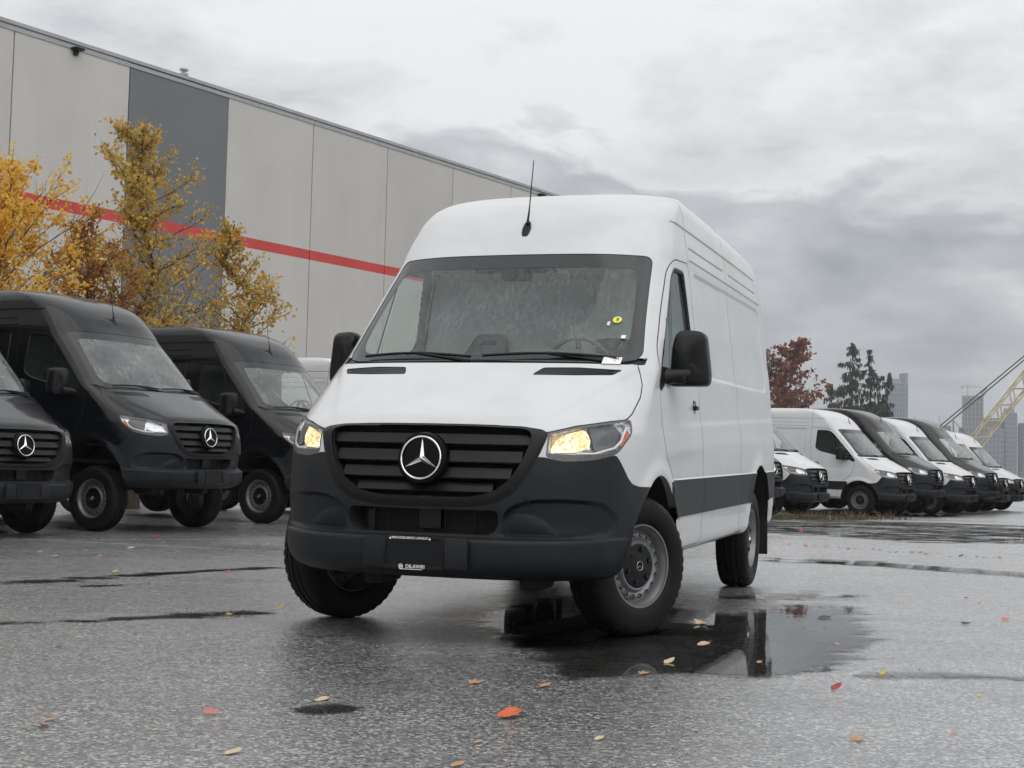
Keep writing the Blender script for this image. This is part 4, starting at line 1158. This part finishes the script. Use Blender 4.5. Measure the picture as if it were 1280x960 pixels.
def broadleaf(loc, h, spread, leaf, nl, seed, label, cat='tree', group=None, size=.085, lo=.28, name='autumn_tree', taper=1.0, up=.75, sc=1.):
    rs = np.random.default_rng(seed); root = empty(name, loc); root.scale = (sc, sc, sc); tag(root, label, cat, group)
    trunk = MB(); pts = [Vector((0, 0, -.1))]
    for k in range(1, 9): pts.append(Vector((rs.normal() * .04 * k, rs.normal() * .04 * k, h * .96 * k / 8)))
    trunk.tube(pts, [max(.012, .018 * h * (1 - k / 8.6)) for k in range(9)], 7)
    trunk.build('trunk', BARK, root)
    br = MB(); L = []
    def at_(t):
        x = t * 8; i = min(7, int(x)); return pts[i].lerp(pts[i + 1], x - i)
    nb = int(30 + h * 4)
    for k in range(nb):
        t = lo + (.98 - lo) * (k + rs.random()) / nb
        p0 = at_(t); ang = k * 2.4 + rs.normal() * .4
        ln = spread * (1 - ((t - lo) / (1 - lo))**taper * .80) * rs.uniform(.55, 1.12)
        q = [p0]; dv = Vector((math.cos(ang), math.sin(ang), up * rs.uniform(.5, 1.3))).normalized()
        for j in range(4):
            dv = (dv + Vector((rs.normal() * .16, rs.normal() * .16, .06 + rs.normal() * .12))).normalized(); q.append(q[-1] + dv * ln / 4)
        br.tube(q, [.022 * (1 - t * .6), .016 * (1 - t * .6), .010, .006, .003], 5)
        for j in range(1, 5):
            for s_ in range(3):
                f = rs.random(); b0 = q[j - 1].lerp(q[j], f); tv = (dv + Vector(rs.normal(size=3)) * .8).normalized(); tl = ln * rs.uniform(.12, .34)
                b1 = b0 + tv * tl + Vector((0, 0, tl * .15)); br.tube([b0, b0.lerp(b1, .5) + Vector(rs.normal(size=3)) * tl * .06, b1], [.005, .004, .002], 4, False)
                L.append((b0, b1))
    br.build('branches', BARK, root)
    # leaves cling along the twigs, in uneven clumps
    w = rs.uniform(.1, 1., len(L))**1.3; w /= w.sum(); idx = rs.choice(len(L), nl, p=w); P = []
    for i in idx:
        b0, b1 = L[i]; f = rs.random()**.7; p = b0.lerp(b1, f) + Vector(rs.normal(size=3)) * .055 * (h / 6); P.append(p[:])
    V, F = leaf_cloud(P, size, rs)
    mesh_obj('crown', V, F, LEAF[leaf], root, False)
    return root
broadleaf((-8.9, 24.0, gz(24)), 5.9, 3.0, 'yellow', 11000, 11, 'yellow leaved tree with the densest golden crown beside the warehouse', group=None, taper=1.3)
broadleaf((-7.55, 25.2, gz(25)), 5.2, 2.3, 'brown', 5000, 23, 'thin tree with sparse rusty brown leaves before the warehouse wall', taper=.9)
broadleaf((-6.75, 26.0, gz(26)), 7.1, 2.8, 'mixed', 8000, 5, 'tallest autumn tree, gold and green leaves, before the dark wall panel', taper=.8)
broadleaf((-5.35, 27.0, gz(27)), 5.5, 1.65, 'mixed', 4000, 31, 'small narrow tree with yellow green leaves at the end of the tree row', taper=.9)
broadleaf((-10.6, 23.2, gz(23)), 5.6, 2.3, 'yellow', 9000, 41, 'yellow leaved tree standing behind the end of the black van row', taper=1.2)
broadleaf((34.3, 180., gz(180)), 5.95, 2.9, 'red', 3600, 61, 'rust red maple tree behind the far row of vans', size=.19, lo=.2, name='maple_tree', taper=1.0, up=.6, sc=3.)
broadleaf((34.6, 185., gz(185)), 4.0, 1.4, 'olive', 1500, 62, 'low olive brown tree tucked under the red maple', size=.2, lo=.2, name='shrub_tree', up=.6, sc=3.)

def cedar(loc, h, spread, seed, label, lean=0.):
    rs = np.random.default_rng(seed); root = empty('weeping_cedar', loc); root.scale = (3, 3, 3); tag(root, label, 'tree', None)
    mb = MB(); pts = [Vector((lean * (k / 8)**2 + rs.normal() * .03, rs.normal() * .03, -.1 + h * k / 8)) for k in range(9)]
    mb.tube(pts, [max(.015, .022 * h * (1 - k / 8.3)) for k in range(9)], 7); mb.build('trunk', BARK, root)
    V = []; F = []; br = MB()
    def strip(p, ln, w):
        nonlocal V, F
        a = rs.uniform(0, math.pi); dx, dy = math.cos(a) * w, math.sin(a) * w; n = len(V); sw = rs.normal(size=2) * .12 * ln
        V += [(p.x - dx * .6, p.y - dy * .6, p.z), (p.x + dx * .6, p.y + dy * .6, p.z), (p.x + dx + sw[0] * .5, p.y + dy + sw[1] * .5, p.z - ln * .5), (p.x + sw[0], p.y + sw[1], p.z - ln), (p.x - dx + sw[0] * .5, p.y - dy + sw[1] * .5, p.z - ln * .5)]
        F += [(n, n + 1, n + 2, n + 4), (n + 4, n + 2, n + 3)]
    nb = int(15 * h)
    for k in range(nb):
        t = .12 + .88 * (k + rs.random()) / nb; i = min(7, int(t * 8)); p0 = pts[i].lerp(pts[i + 1], t * 8 - i)
        ang = k * 2.4 + rs.normal() * .5; ln = spread * (1.04 - t) * (.40 + 1.05 * rs.random()) + .05
        q = [p0]; 
        for j in range(1, 7):
            f = j / 6; r = ln * f; z = ln * (.18 * f - .55 * f * f + (.30 * f**4))
            q.append(p0 + Vector((math.cos(ang) * r, math.sin(ang) * r, z)))
        if rs.random() < .34: continue
        br.tube(q, [.03, .022, .016, .012, .008, .006, .004], 4, False)
        for j in range(int(16 + 46 * ln)):
            f = rs.random()**.8 * 5.99; b = q[int(f)].lerp(q[int(f) + 1], f - int(f)); strip(b + Vector(rs.normal(size=3)) * .04, rs.uniform(.12, .50) * (.30 + .5 * ln), rs.uniform(.014, .040))
    for j in range(60): strip(pts[8] + Vector((rs.normal() * .05, rs.normal() * .05, -rs.random() * .5)), rs.uniform(.1, .28), .025)
    br.build('branches', BARK, root); mesh_obj('crown', V, F, LEAF['cedar'], root, False)
cedar((49.7, 210., gz(210)), 6.8, 2.4, 3, 'taller dark weeping cedar rising above the far vans')
cedar((52.6, 211., gz(210)), 6.55, 2.2, 4, 'dark weeping cedar close against the taller cedar')
cedar((54.0, 210.5, gz(210)), 5.45, 1.3, 8, 'narrow leaning cedar nearest the glass tower', .45)
cedar((47.3, 209.5, gz(210)), 4.8, 1.6, 9, 'short leaning cedar on the maple side of the cedar clump', -.35)

# weeds and grass along the far row
def weeds():
    rs = np.random.default_rng(3); V = []; F = []
    m = leaf_material('weed_blades', [(.1, (.06, .04, .02)), (.4, (.11, .08, .035)), (.7, (.06, .065, .03)), (.95, (.15, .11, .055))], .2)
    centres = [(5.3 + 3.6 * rs.random(), 0) for _ in range(26)]
    for cx, _ in centres:
        t = (cx - 5.3) / 3.6; cy = 29.6 + t * 3.6 + rs.normal() * .3; hh = rs.uniform(.05, .24)
        for k in range(40):
            x = cx + rs.normal() * .16; y = cy + rs.normal() * .16; h_ = hh * rs.uniform(.4, 1.2); a = rs.uniform(0, 6.3); w = .008; l = rs.normal(size=2) * h_ * .35; n = len(V)
            dx, dy = math.cos(a) * w, math.sin(a) * w; z = gz(y) - .01
            V += [(x - dx, y - dy, z), (x + dx, y + dy, z), (x + l[0] * .5 + dx, y + l[1] * .5 + dy, z + h_ * .6), (x + l[0], y + l[1], z + h_)]; F += [(n, n + 1, n + 2), (n, n + 2, n + 3)]
    o = mesh_obj('weeds', V, F, m, None, False); tag(o, 'dry brown weeds growing along the far row of vans', 'weeds', kind='stuff')
weeds()

# ---------------------------------------------------------------- skyline and cranes
def tower(loc, w, d, h, label, col, glass, floors, cols, crown=None, rz=0., name='tower_block'):
    root = empty(name, loc, rz); tag(root, label, 'building')
    cm = simple('facade_' + str(int(loc[0])), col, .7, 0, .06, .2)
    gm = simple('facade_glass_' + str(int(loc[0])), glass, .15, 0, .15, .3)
    mb = MB(); mb.box((0, 0, h / 2), (w, d, h)); mb.build('wall', cm, root, False)
    fh = h / floors; cw = w / cols; win = None
    for k in range(cols):
        mb = MB(); mb.box(((k + .5) * cw - w / 2, -d / 2 - .05, h / 2), (cw * .62, .3, h * .97)); mb.build('window_bay', gm, root, False)
    for k in range(int(d / cw)):
        for s_ in (-1, 1):
            mb = MB(); mb.box((s_ * (w / 2 + .05), (k + .5) * cw - d / 2, h / 2), (.3, cw * .62, h * .97)); mb.build('window_bay', gm, root, False)
    for k in range(1, floors):
        if win is None:
            mb = MB(); mb.box((0, 0, 0), (w + .7, d + .7, fh * .22)); o = mb.build('floor_band', cm, root, False); win = o.data
        else: o = link(bpy.data.objects.new('floor_band', win), root)
        o.location = (0, 0, k * fh)
    if crown:
        for (cx, cy, sx, sy, sz) in crown:
            mb = MB(); mb.box((cx, cy, h + sz / 2 - .5), (sx, sy, sz + 1)); mb.build('rooftop', cm, root, False)
    return root
D = 900.; GZ = gz(900)
tower((242., 905., GZ), 11., 10., 57.5, 'slim blue grey glass tower behind the cedars', (.22, .25, .29), (.13, .16, .20), 18, 6, [(4.6, 0, 1.8, 10, 6.), (-1.5, 0, 6, 8, 2.2)], .12)
tower((290., 905., GZ), 11.5, 11., 49.5, 'tower under construction with a crane on its roof', (.26, .24, .24), (.12, .13, .15), 16, 5, [(0, 0, 12, 11.5, .8)], -.2)
tower((293., 897., GZ), 25., 10., 30.0, 'low wide block at the foot of the construction tower', (.21, .22, .26), (.12, .13, .16), 9, 10, None, .05)
tower((304., 915., GZ), 12., 9., 37.0, 'grey mid rise block behind the lattice boom', (.25, .26, .28), (.15, .17, .20), 12, 6)
tower((313., 905., GZ), 7.4, 8., 40.5, 'slim grey tower standing alone past the lattice boom', (.22, .25, .29), (.13, .16, .20), 14, 4, [(0, 0, 5, 5, 2.6)])
tower((322.5, 905., GZ), 5., 8., 34., 'dark narrow tower at the end of the skyline', (.15, .16, .18), (.10, .11, .13), 12, 3)
tower((272., 930., GZ), 22., 8., 32., 'long low pale block between the towers', (.33, .34, .36), (.22, .24, .26), 8, 10)
def tower_crane():
    root = empty('tower_crane', (286.3, 903., GZ + 49.)); tag(root, 'small tower crane standing on the unfinished tower', 'crane')
    c = simple('crane_grey', (.30, .30, .29), .6)
    mb = MB(); mb.tube([(0, 0, 0), (0, 0, 9.5)], .28, 5); mb.build('mast', c, root)
    mb = MB(); mb.tube([(-4, 0, 7.0), (9, 0, 7.0)], .22, 5); mb.tube([(0, 0, 9.5), (7, 0, 7.2)], .08, 4); mb.tube([(0, 0, 9.5), (-3.6, 0, 7.2)], .08, 4); mb.build('jib', c, root)
    mb = MB(); mb.box((-3.6, 0, 6.5), (1.2, 1, 1.3)); mb.build('counterweight', c, root)
tower_crane()
def crawler_crane():
    root = empty('lattice_crane', (44.5, 150., gz(150))); tag(root, 'yellow lattice boom crane with long pendant cables behind the vans', 'crane')
    y_ = simple('crane_yellow', (.47, .41, .27), .6, 0, .12, 1.5); k_ = simple('crane_cable', (.10, .10, .11), .6)
    def X(p): return Vector((p[0] - 44.5, p[1] - 150., p[2] - gz(150)))
    a, b = Vector((47.2, 150, 2.6)), Vector((70., 150, 32.0)); dv = (b - a).normalized(); up = Vector((-dv.z, 0, dv.x)); sd = Vector((0, 1, 0)); n = 34
    ch = MB(); la = MB()
    for u in (-.62, .62):
        for s_ in (-.62, .62): ch.tube([X(a + up * u + sd * s_), X(b + up * u + sd * s_)], .085, 5)
    ch.build('boom_chord', y_, root)
    for k in range(n):
        p, q = a.lerp(b, k / n), a.lerp(b, (k + 1) / n); f = -1 if k % 2 else 1
        for s_ in (-.62, .62): la.tube([X(p + up * .62 * f + sd * s_), X(q - up * .62 * f + sd * s_)], .065, 4, False)
        for u in (-.62, .62): la.tube([X(p + up * u + sd * .62 * f), X(q + up * u - sd * .62 * f)], .065, 4, False)
    la.build('boom_lacing', y_, root)
    for off in (0, .55):
        mb = MB(); mb.tube([X((43.6 + off * 1.2, 150 + off, 4.9)), X((53.4, 150 + off, 13.36 - off))], .075, 5); mb.tube([X((53.4, 150 + off, 13.36 - off)), X((69, 150 + off, 27.0 - off))], .075, 5); mb.build('pendant_cable', k_, root)
        mb = MB(); mb.box(X((49.2, 150 + off, 9.65 - off)), (.9, .12, .16), Matrix.Rotation(-.72, 3, 'Y')); mb.build('cable_link', k_, root)
    mb = MB(); mb.box(X((42.5, 150, 1.6)), (6, 3, 2.4), None, .2); mb.build('crane_house', k_, root)
    mb = MB(); mb.box(X((44.5, 150, -.2)), (7, 4, 1.3), None, .4); mb.build('crawler_track', k_, root)
    mb = MB(); mb.tube([X((41, 150, 2.6)), X((43.6, 150, 5.0))], .15, 5); mb.tube([X((44.4, 150, 2.6)), X((43.6, 150, 5.0))], .12, 5); mb.build('gantry', y_, root)
crawler_crane()
def light_pole():
    root = empty('mast_pole', (172., 560., gz(560))); tag(root, 'thin distant mast with a slanting stay above the dark van', 'mast')
    mb = MB(); mb.tube([(0, 0, 0), (0, 0, 22)], .25, 5); mb.build('mast', M['lampgrey'], root)
    mb = MB(); mb.tube([(0, 0, 22), (7, 0, 15)], .14, 4); mb.build('stay', M['lampgrey'], root)
light_pole()

def haze_box():
    m = bpy.data.materials.new('haze_air'); m.use_nodes = True; nt = m.node_tree; nt.nodes.remove(nt.nodes['Principled BSDF'])
    v = N_(nt, 'ShaderNodeVolumePrincipled'); v.inputs['Density'].default_value = .0004; v.inputs['Color'].default_value = (.92, .95, 1., 1); v.inputs['Anisotropy'].default_value = .3
    nt.links.new(v.outputs[0], nt.nodes['Material Output'].inputs['Volume'])
    mb = MB(); mb.box((0, 500, 33), (3000, 1260, 70)); o = mb.build('haze', m, None, False); tag(o, 'thin grey damp haze filling the air', 'haze', kind='stuff')
HAZE = True
if HAZE: haze_box()
# ---------------------------------------------------------------- vans
proto, pobj = build_van()
def new_van(*a, **k):
    r = copy_tree(proto); place_van(r, *a, **k); return r
LEFT = 'black vans parked along the warehouse side'; FAR = 'vans parked in the far row'
rad = math.radians
vans_left = [(-5.08, 15.2, -58.8, 'black', .035, 'black high roof van at the open end of the row by the warehouse'),
             (-3.58, 17.35, -61.5, 'black', .19, 'black high roof van standing between two other black vans'),
             (-2.19, 20.66, -59.5, 'black', .11, 'black high roof van with a white sticker on its front fender')]
lv = []
for x, y, a, c, lf, lab in vans_left:
    r = new_van(x, y, rad(a), c, lf, 0., lab, LEFT); r.location.z = gz(y); lv.append(r)
r = new_van(-.75, 24.6, rad(-59), 'white', 0., 0., 'white van behind the last black van, showing little but its roof', None); r.location.z = gz(24)
def sticker(van):
    mb = MB(); mb.box((-.985, .62, .985), (.004, .055, .13)); mb.box((-.9875, .62, .965), (.002, .03, .05)); mb.build('fender_sticker', M['white_print'], van)
FARV = [(5.73, 31.0, -56, 'black', .10, 'black van first in the far row, mostly hidden by the big white van'),
        (7.27, 33.5, -56, 'white', .0, 'white van second in the far row, beside the hidden black one'),
        (10.36, 37.3, -55, 'white', .0, 'white van behind the weeds, its dark side window in full view'),
        (11.71, 39.2, -56, 'black', .12, 'dark van between two white vans, right behind the weeds in the far row'),
        (13.34, 41.4, -56, 'white', .0, 'white van between the two dark vans of the far row'),
        (14.68, 43.5, -56, 'grey', .12, 'charcoal van in the far row, between the third and fourth white van'),
        (16.19, 46.95, -56, 'white', .0, 'white van half hidden between the charcoal van and another white van'),
        (17.9, 50.3, -56, 'white', .0, 'white van last in the far row, beside the van standing crosswise')]
for x, y, a, c, lf, lab in FARV:
    r = new_van(x, y, rad(a), c, lf, 0., lab, FAR); r.location.z = gz(y)
for i, (x, y) in enumerate(((21.5, 40.2), (23.2, 43.0), (24.9, 45.8), (26.6, 48.6))):
    r = new_van(x, y, rad(-56), 'white' if i != 1 else 'black', 0., 0., 'van beyond the crosswise white van, seen only as a reflection in the white flank', 'vans mirrored in the flank'); r.location.z = gz(y)
r = new_van(27.6, 60.5, rad(-92), 'white', 0., 0., 'white van standing crosswise with its long plain side in view', None); r.location.z = gz(60)

# the white van in front: the first one built
place_van(proto, -.4626, 7.3757, .32334, 'white', 0., rad(-27), 'large white high roof cargo van with lit amber headlamps, alone on wet asphalt', None)
def main_extras():
    pl = next(o for o in proto.children if o.name.startswith('plate_holder'))
    Mx = lambda x, z, s=1.: Matrix.Translation((x, -.0505, z - .0045)) @ Matrix.Rotation(math.pi / 2, 4, 'X')
    text_mesh('plate_lettering', 'MERCEDES-BENZ LANGLEY', .0165, M['white_print'], pl, Mx(-.02, .5455))
    text_mesh('plate_lettering', 'DILAWRI', .026, M['white_print'], pl, Mx(.012, .4015))
    mb = MB()
    for k in range(20):
        t0, t1 = 2 * math.pi * k / 20, 2 * math.pi * (k + 1) / 20; c = (-.066, .3975)
        mb.add([(c[0] + r * math.cos(t), -.0512, c[1] + r * math.sin(t)) for t in (t0, t1) for r in (.009, .0125)], [(0, 2, 3, 1)])
    mb.add([(-.068 - .004, -.0512, .3905), (-.068 + .001, -.0512, .3905), (-.068 + .001, -.0512, .4045), (-.068 - .004, -.0512, .4045)], [(0, 1, 2, 3)])
    mb.add([(-.0655, -.0512, .394), (-.059, -.0512, .3935), (-.059, -.0512, .4015), (-.0655, -.0512, .401)], [(0, 1, 2, 3)])
    mb.build('plate_logo', M['white_print'], pl, False)
    mb = MB(); mb.box((-.012, -.0508, .3835), (.125, .0016, .0028)); mb.build('plate_underline', M['white_print'], pl, False)
    for x in (-.128, .088):
        mb = MB(); mb.box((x, -.0508, .5375), (.009, .0016, .009)); mb.build('plate_clip', M['white_print'], pl, False)
    ws = next(o for o in proto.children if o.name.startswith('windshield'))
    def on_glass(x, z, off=.0): return Vector((x, float(yfront(x, z)) + off, z + RAKE * (float(yfront(x, z)) - .3)))
    # round yellow sticker with a mark, two small white squares, paper tag at the lower corner
    def patch(name, x, z, w, h, mat, off, round_=False):
        n = 20; V = []
        pts = [(w * math.cos(2 * math.pi * k / n), h * math.sin(2 * math.pi * k / n)) for k in range(n)] if round_ else [(-w, -h), (w, -h), (w, h), (-w, h)]
        V = [on_glass(x + a, z + b, off) for a, b in pts]; mb = MB(); mb.add(V, [tuple(range(len(V)))]); return mb.build(name, mat, ws, False)
    patch('round_sticker', .725, 1.76, .024, .020, M['yellow'], -.004, True)
    patch('sticker_mark', .727, 1.762, .006, .010, M['lampgrey'], -.006, False)
    patch('small_label', .684, 1.735, .008, .012, M['liner'], -.004); patch('small_label', .782, 1.655, .012, .010, M['white_print'], -.004)
    patch('paper_tag', .765, 1.508, .048, .020, M['white_print'], -.030)
    c = on_glass(.765, 1.522, -.032); text_mesh('tag_lettering', '25V3853', .020, M['dark'], ws, Matrix.Translation(c) @ Matrix.Rotation(rad(14), 4, 'Z') @ Matrix.Rotation(rad(55), 4, 'X'))
main_extras()
# only the white van's lamps are lit: the others carry dark lamps
OFF = simple('unlit_lamp', (.75, .75, .76), .2, .5, .3, 60)
def override(o, mat):
    o.material_slots[0].link = 'OBJECT'; o.material_slots[0].material = mat
def switch_off(root):
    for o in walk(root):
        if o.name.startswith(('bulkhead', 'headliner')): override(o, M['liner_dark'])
        if o.name.startswith('windshield'): override(o, M['windshield_sky_sheen'])
        if o.name.startswith('turn_lamp'):
            if OFF.name not in [s.material.name for s in o.material_slots if s.material]:
                o.material_slots[0].link = 'OBJECT'; o.material_slots[0].material = OFF
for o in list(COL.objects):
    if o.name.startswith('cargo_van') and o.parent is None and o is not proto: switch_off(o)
sticker(lv[2])

# ---------------------------------------------------------------- fallen leaves
LM = {}
for nm, col in dict(orange=(.52, .10, .018), red=(.26, .022, .02), maroon=(.075, .02, .022), tan=(.38, .22, .11), pale=(.50, .40, .24), yellow=(.48, .33, .035), dark=(.02, .016, .016), pink=(.45, .14, .11)).items():
    LM[nm] = simple(nm + '_fallen_leaf', col, .45, 0, .35, 25)
def leaf_mesh(kind, curl, rs):
    if kind == 'lobed': ang = [(0, .95), (.22, .45), (.62, .90), (.95, .42), (1.5, .75), (2.0, .40), (2.7, .45), (math.pi, .30)]
    else: ang = [(0, 1.0), (.35, .80), (.8, .60), (1.4, .50), (2.0, .52), (2.6, .62), (math.pi, .72)]
    ring = [(a, r) for a, r in ang] + [(-a, r) for a, r in ang[::-1] if 0 < a < math.pi]
    V = [(0, 0, .03)]; 
    for f in (.5, 1.):
        for a, r in ring:
            r_ = r * f * rs.uniform(.92, 1.08); x, y = r_ * math.cos(a), r_ * math.sin(a) * .8
            V.append((x, y, .03 + curl * (y * y * .9 + .35 * x * x * x) + rs.normal() * .03 * f))
    n = len(ring); F = [(0, 1 + k, 1 + (k + 1) % n) for k in range(n)] + [(1 + k, 1 + n + k, 1 + n + (k + 1) % n, 1 + (k + 1) % n) for k in range(n)]
    mb = MB(); mb.add(V, F); mb.tube([(-.62, 0, .04), (-.85, .04, .06 + .15 * abs(curl)), (-1.08, .0, .10 + .3 * abs(curl))], [.022, .016, .012], 4)
    return mb
SPOTS = [  # ground x, y, width in metres, colour, curl
  (-1.06, 5.26, 0.07, 'pink', 1.2), (-1.54, 4.9, 0.06, 'maroon', 0.9), (-1.58, 5.06, 0.045, 'tan', 0.2), (0.03, 5.37, 0.125, 'orange', 1.0), (-0.13, 6.13, 0.089, 'tan', 0.3),
  (-0.7, 5.63, 0.069, 'pale', 0.2), (-0.85, 4.59, 0.066, 'pale', 0.25), (1.16, 8.63, 0.125, 'pale', 0.6), (0.78, 6.92, 0.069, 'pale', 0.9), (1.23, 7.01, 0.047, 'tan', 0.6),
  (0.62, 6.53, 0.073, 'tan', 0.3), (1.05, 7.67, 0.102, 'pale', 0.1), (1.42, 6.23, 0.066, 'red', 1.2), (1.24, 5.09, 0.09, 'tan', 0.2), (1.75, 6.73, 0.049, 'yellow', 0.6),
  (3.21, 9.32, 0.083, 'orange', 0.9), (2.85, 9.01, 0.09, 'dark', 0.5), (1.51, 6.82, 0.064, 'dark', 0.6), (1.46, 6.89, 0.023, 'dark', 0.5), (1.79, 7.82, 0.065, 'tan', 0.2),
  (2.8, 10.37, 0.029, 'tan', 0.9), (3.46, 10.91, 0.048, 'red', 0.8), (2.0, 6.13, 0.034, 'yellow', 0.5), (0.33, 4.98, 0.047, 'pale', 0.4), (0.17, 6.11, 0.065, 'tan', 0.4),
  (0.64, 6.13, 0.034, 'maroon', 0.3), (0.15, 10.45, 0.139, 'orange', 0.4), (-2.22, 11.54, 0.083, 'red', 1.0), (-3.05, 11.26, 0.075, 'yellow', 1.0), (-2.4, 11.4, 0.038, 'pink', 0.5),
  (-1.4, 8.97, 0.055, 'yellow', 1.0), (-1.62, 8.5, 0.057, 'yellow', 0.6), (-1.3, 8.81, 0.039, 'pink', 0.6), (-2.12, 6.91, 0.038, 'maroon', 0.8), (-3.9, 16.07, 0.098, 'red', 0.8),
  (-3.63, 12.91, 0.057, 'pink', 1.2), (-5.14, 17.9, 0.09, 'tan', 0.8), (-4.08, 18.56, 0.083, 'pale', 0.5), (-4.46, 18.08, 0.04, 'tan', 0.8), (-3.69, 14.2, 0.079, 'pale', 0.5),
  (-3.61, 15.16, 0.059, 'pink', 0.4), (-4.31, 13.36, 0.052, 'pale', 0.2), (-4.02, 12.86, 0.057, 'pale', 0.2), (-3.97, 13.65, 0.061, 'tan', 0.2), (4.74, 23.43, 0.117, 'red', 0.9),
  (1.62, 5.24, 0.035, 'pink', 0.2), (0.68, 5.17, 0.04, 'tan', 0.1), (-0.08, 4.87, 0.038, 'tan', 0.1), (-0.14, 4.49, 0.055, 'tan', 0.3), (-0.44, 4.59, 0.023, 'pale', 0.1),
  (1.36, 6.49, 0.032, 'tan', 0.3), (-1.18, 4.94, 0.019, 'pale', 0.1), (-0.36, 7.29, 0.032, 'tan', 0.2), (3.44, 10.54, 0.047, 'pink', 0.2), (-2.15, 7.31, 0.033, 'pale', 0.1),
  (-2.16, 8.33, 0.032, 'tan', 0.4), (-2.85, 8.47, 0.028, 'maroon', 0.4), (-4.73, 14.76, 0.057, 'dark', 0.3), (-3.9, 15.18, 0.059, 'dark', 1.0), (2.01, 9.14, 0.132, 'dark', 0.15),
  (1.76, 8.56, 0.024, 'dark', 0.5), (1.89, 8.59, 0.029, 'dark', 0.4), (2.02, 8.62, 0.024, 'dark', 0.4), (2.11, 10.49, 0.029, 'dark', 0.4), (2.73, 11.6, 0.026, 'dark', 0.4),
  (1.97, 6.9, 0.019, 'dark', 0.4), (3.31, 18.26, 0.071, 'tan', 0.7), (3.38, 17.78, 0.059, 'orange', 0.7), (3.5, 17.99, 0.05, 'red', 0.7), (3.66, 17.76, 0.079, 'maroon', 0.7),
  (3.6, 17.43, 0.048, 'maroon', 0.7), (3.72, 17.6, 0.078, 'orange', 0.7), (3.88, 17.6, 0.088, 'tan', 0.7), (4.0, 17.46, 0.049, 'red', 0.7), (4.06, 17.25, 0.057, 'maroon', 0.7),
  (4.18, 17.42, 0.058, 'red', 0.7), (4.19, 17.17, 0.048, 'tan', 0.7), (4.37, 17.29, 0.067, 'maroon', 0.7), (4.43, 17.23, 0.048, 'red', 0.7), (4.43, 16.77, 0.047, 'dark', 0.7),
  (4.51, 16.81, 0.047, 'dark', 0.7), (4.7, 16.81, 0.084, 'maroon', 0.7), (4.78, 16.76, 0.084, 'red', 0.7), (4.78, 16.53, 0.083, 'maroon', 0.7), (4.97, 16.71, 0.056, 'tan', 0.7),
  (4.95, 16.18, 0.045, 'dark', 0.7), (5.12, 16.34, 0.082, 'maroon', 0.7), (5.13, 16.19, 0.045, 'dark', 0.7), (5.28, 16.29, 0.054, 'dark', 0.7), (5.34, 16.23, 0.045, 'dark', 0.7),
  (5.48, 16.27, 0.045, 'tan', 0.7), (5.52, 16.22, 0.072, 'dark', 0.7),
]
WORDS = dict(orange='bright orange leaf', red='red leaf', maroon='dark maroon leaf', tan='tan brown leaf', pale='pale straw coloured leaf', yellow='yellow leaf', dark='blackened wet leaf', pink='pinkish red leaf')
PLACE = [(lambda x, y: y > 13 and x > 0, 'in the litter line before the far row', 'leaves in the litter line'),
         (lambda x, y: y > 11 and x < 0, 'on asphalt before the black vans', 'leaves before the black vans'),
         (lambda x, y: 6.3 < y < 10.5 and -.5 < x < 2.4, 'lying in the puddle by the white van', 'leaves in the big puddle'),
         (lambda x, y: y <= 6.3, 'on open asphalt ahead of the white van', 'leaves ahead of the white van'),
         (lambda x, y: x < 0, 'beside the dark wet streaks in the asphalt', 'leaves by the wet streaks'),
         (lambda x, y: True, 'on damp asphalt past the big puddle', 'leaves past the big puddle')]
LK = [leaf_mesh(k, c, np.random.default_rng(i)) for i, (k, c) in enumerate((('oval', .15), ('oval', .5), ('lobed', .12), ('lobed', .45)))]
LMESH = {}
for i, (x, y, w, c, k) in enumerate(SPOTS):
    kind = (1 if k > .5 else 0) + (2 if i % 3 == 1 and c != 'orange' else 0)
    if (kind, c) not in LMESH:
        b = MB(); b.v = LK[kind].v; b.f = LK[kind].f; b.m = LK[kind].m; o = b.build('fallen_leaf', LM[c], None, True, 60); LMESH[(kind, c)] = o.data
    else: o = link(bpy.data.objects.new('fallen_leaf', LMESH[(kind, c)]))
    s = w / 1.55; o.scale = (s, s, s * 1.05); tl = .10 + .17 * k; o.rotation_mode = 'ZYX'; o.location = (x, y, gz(y) + .002 + .62 * s * math.sin(tl) * (1 if k > .5 else .75)); o.rotation_euler = (tl, 0, 0.3 + (i * 2.399) % 1.2 - .6 + (math.pi if i % 2 else 0))
    pl, gp = next((p, g) for f, p, g in PLACE if f(x, y))
    tag(o, WORDS[c] + (', curled, ' if k > .5 else ', flat, ') + pl, 'leaf', gp)
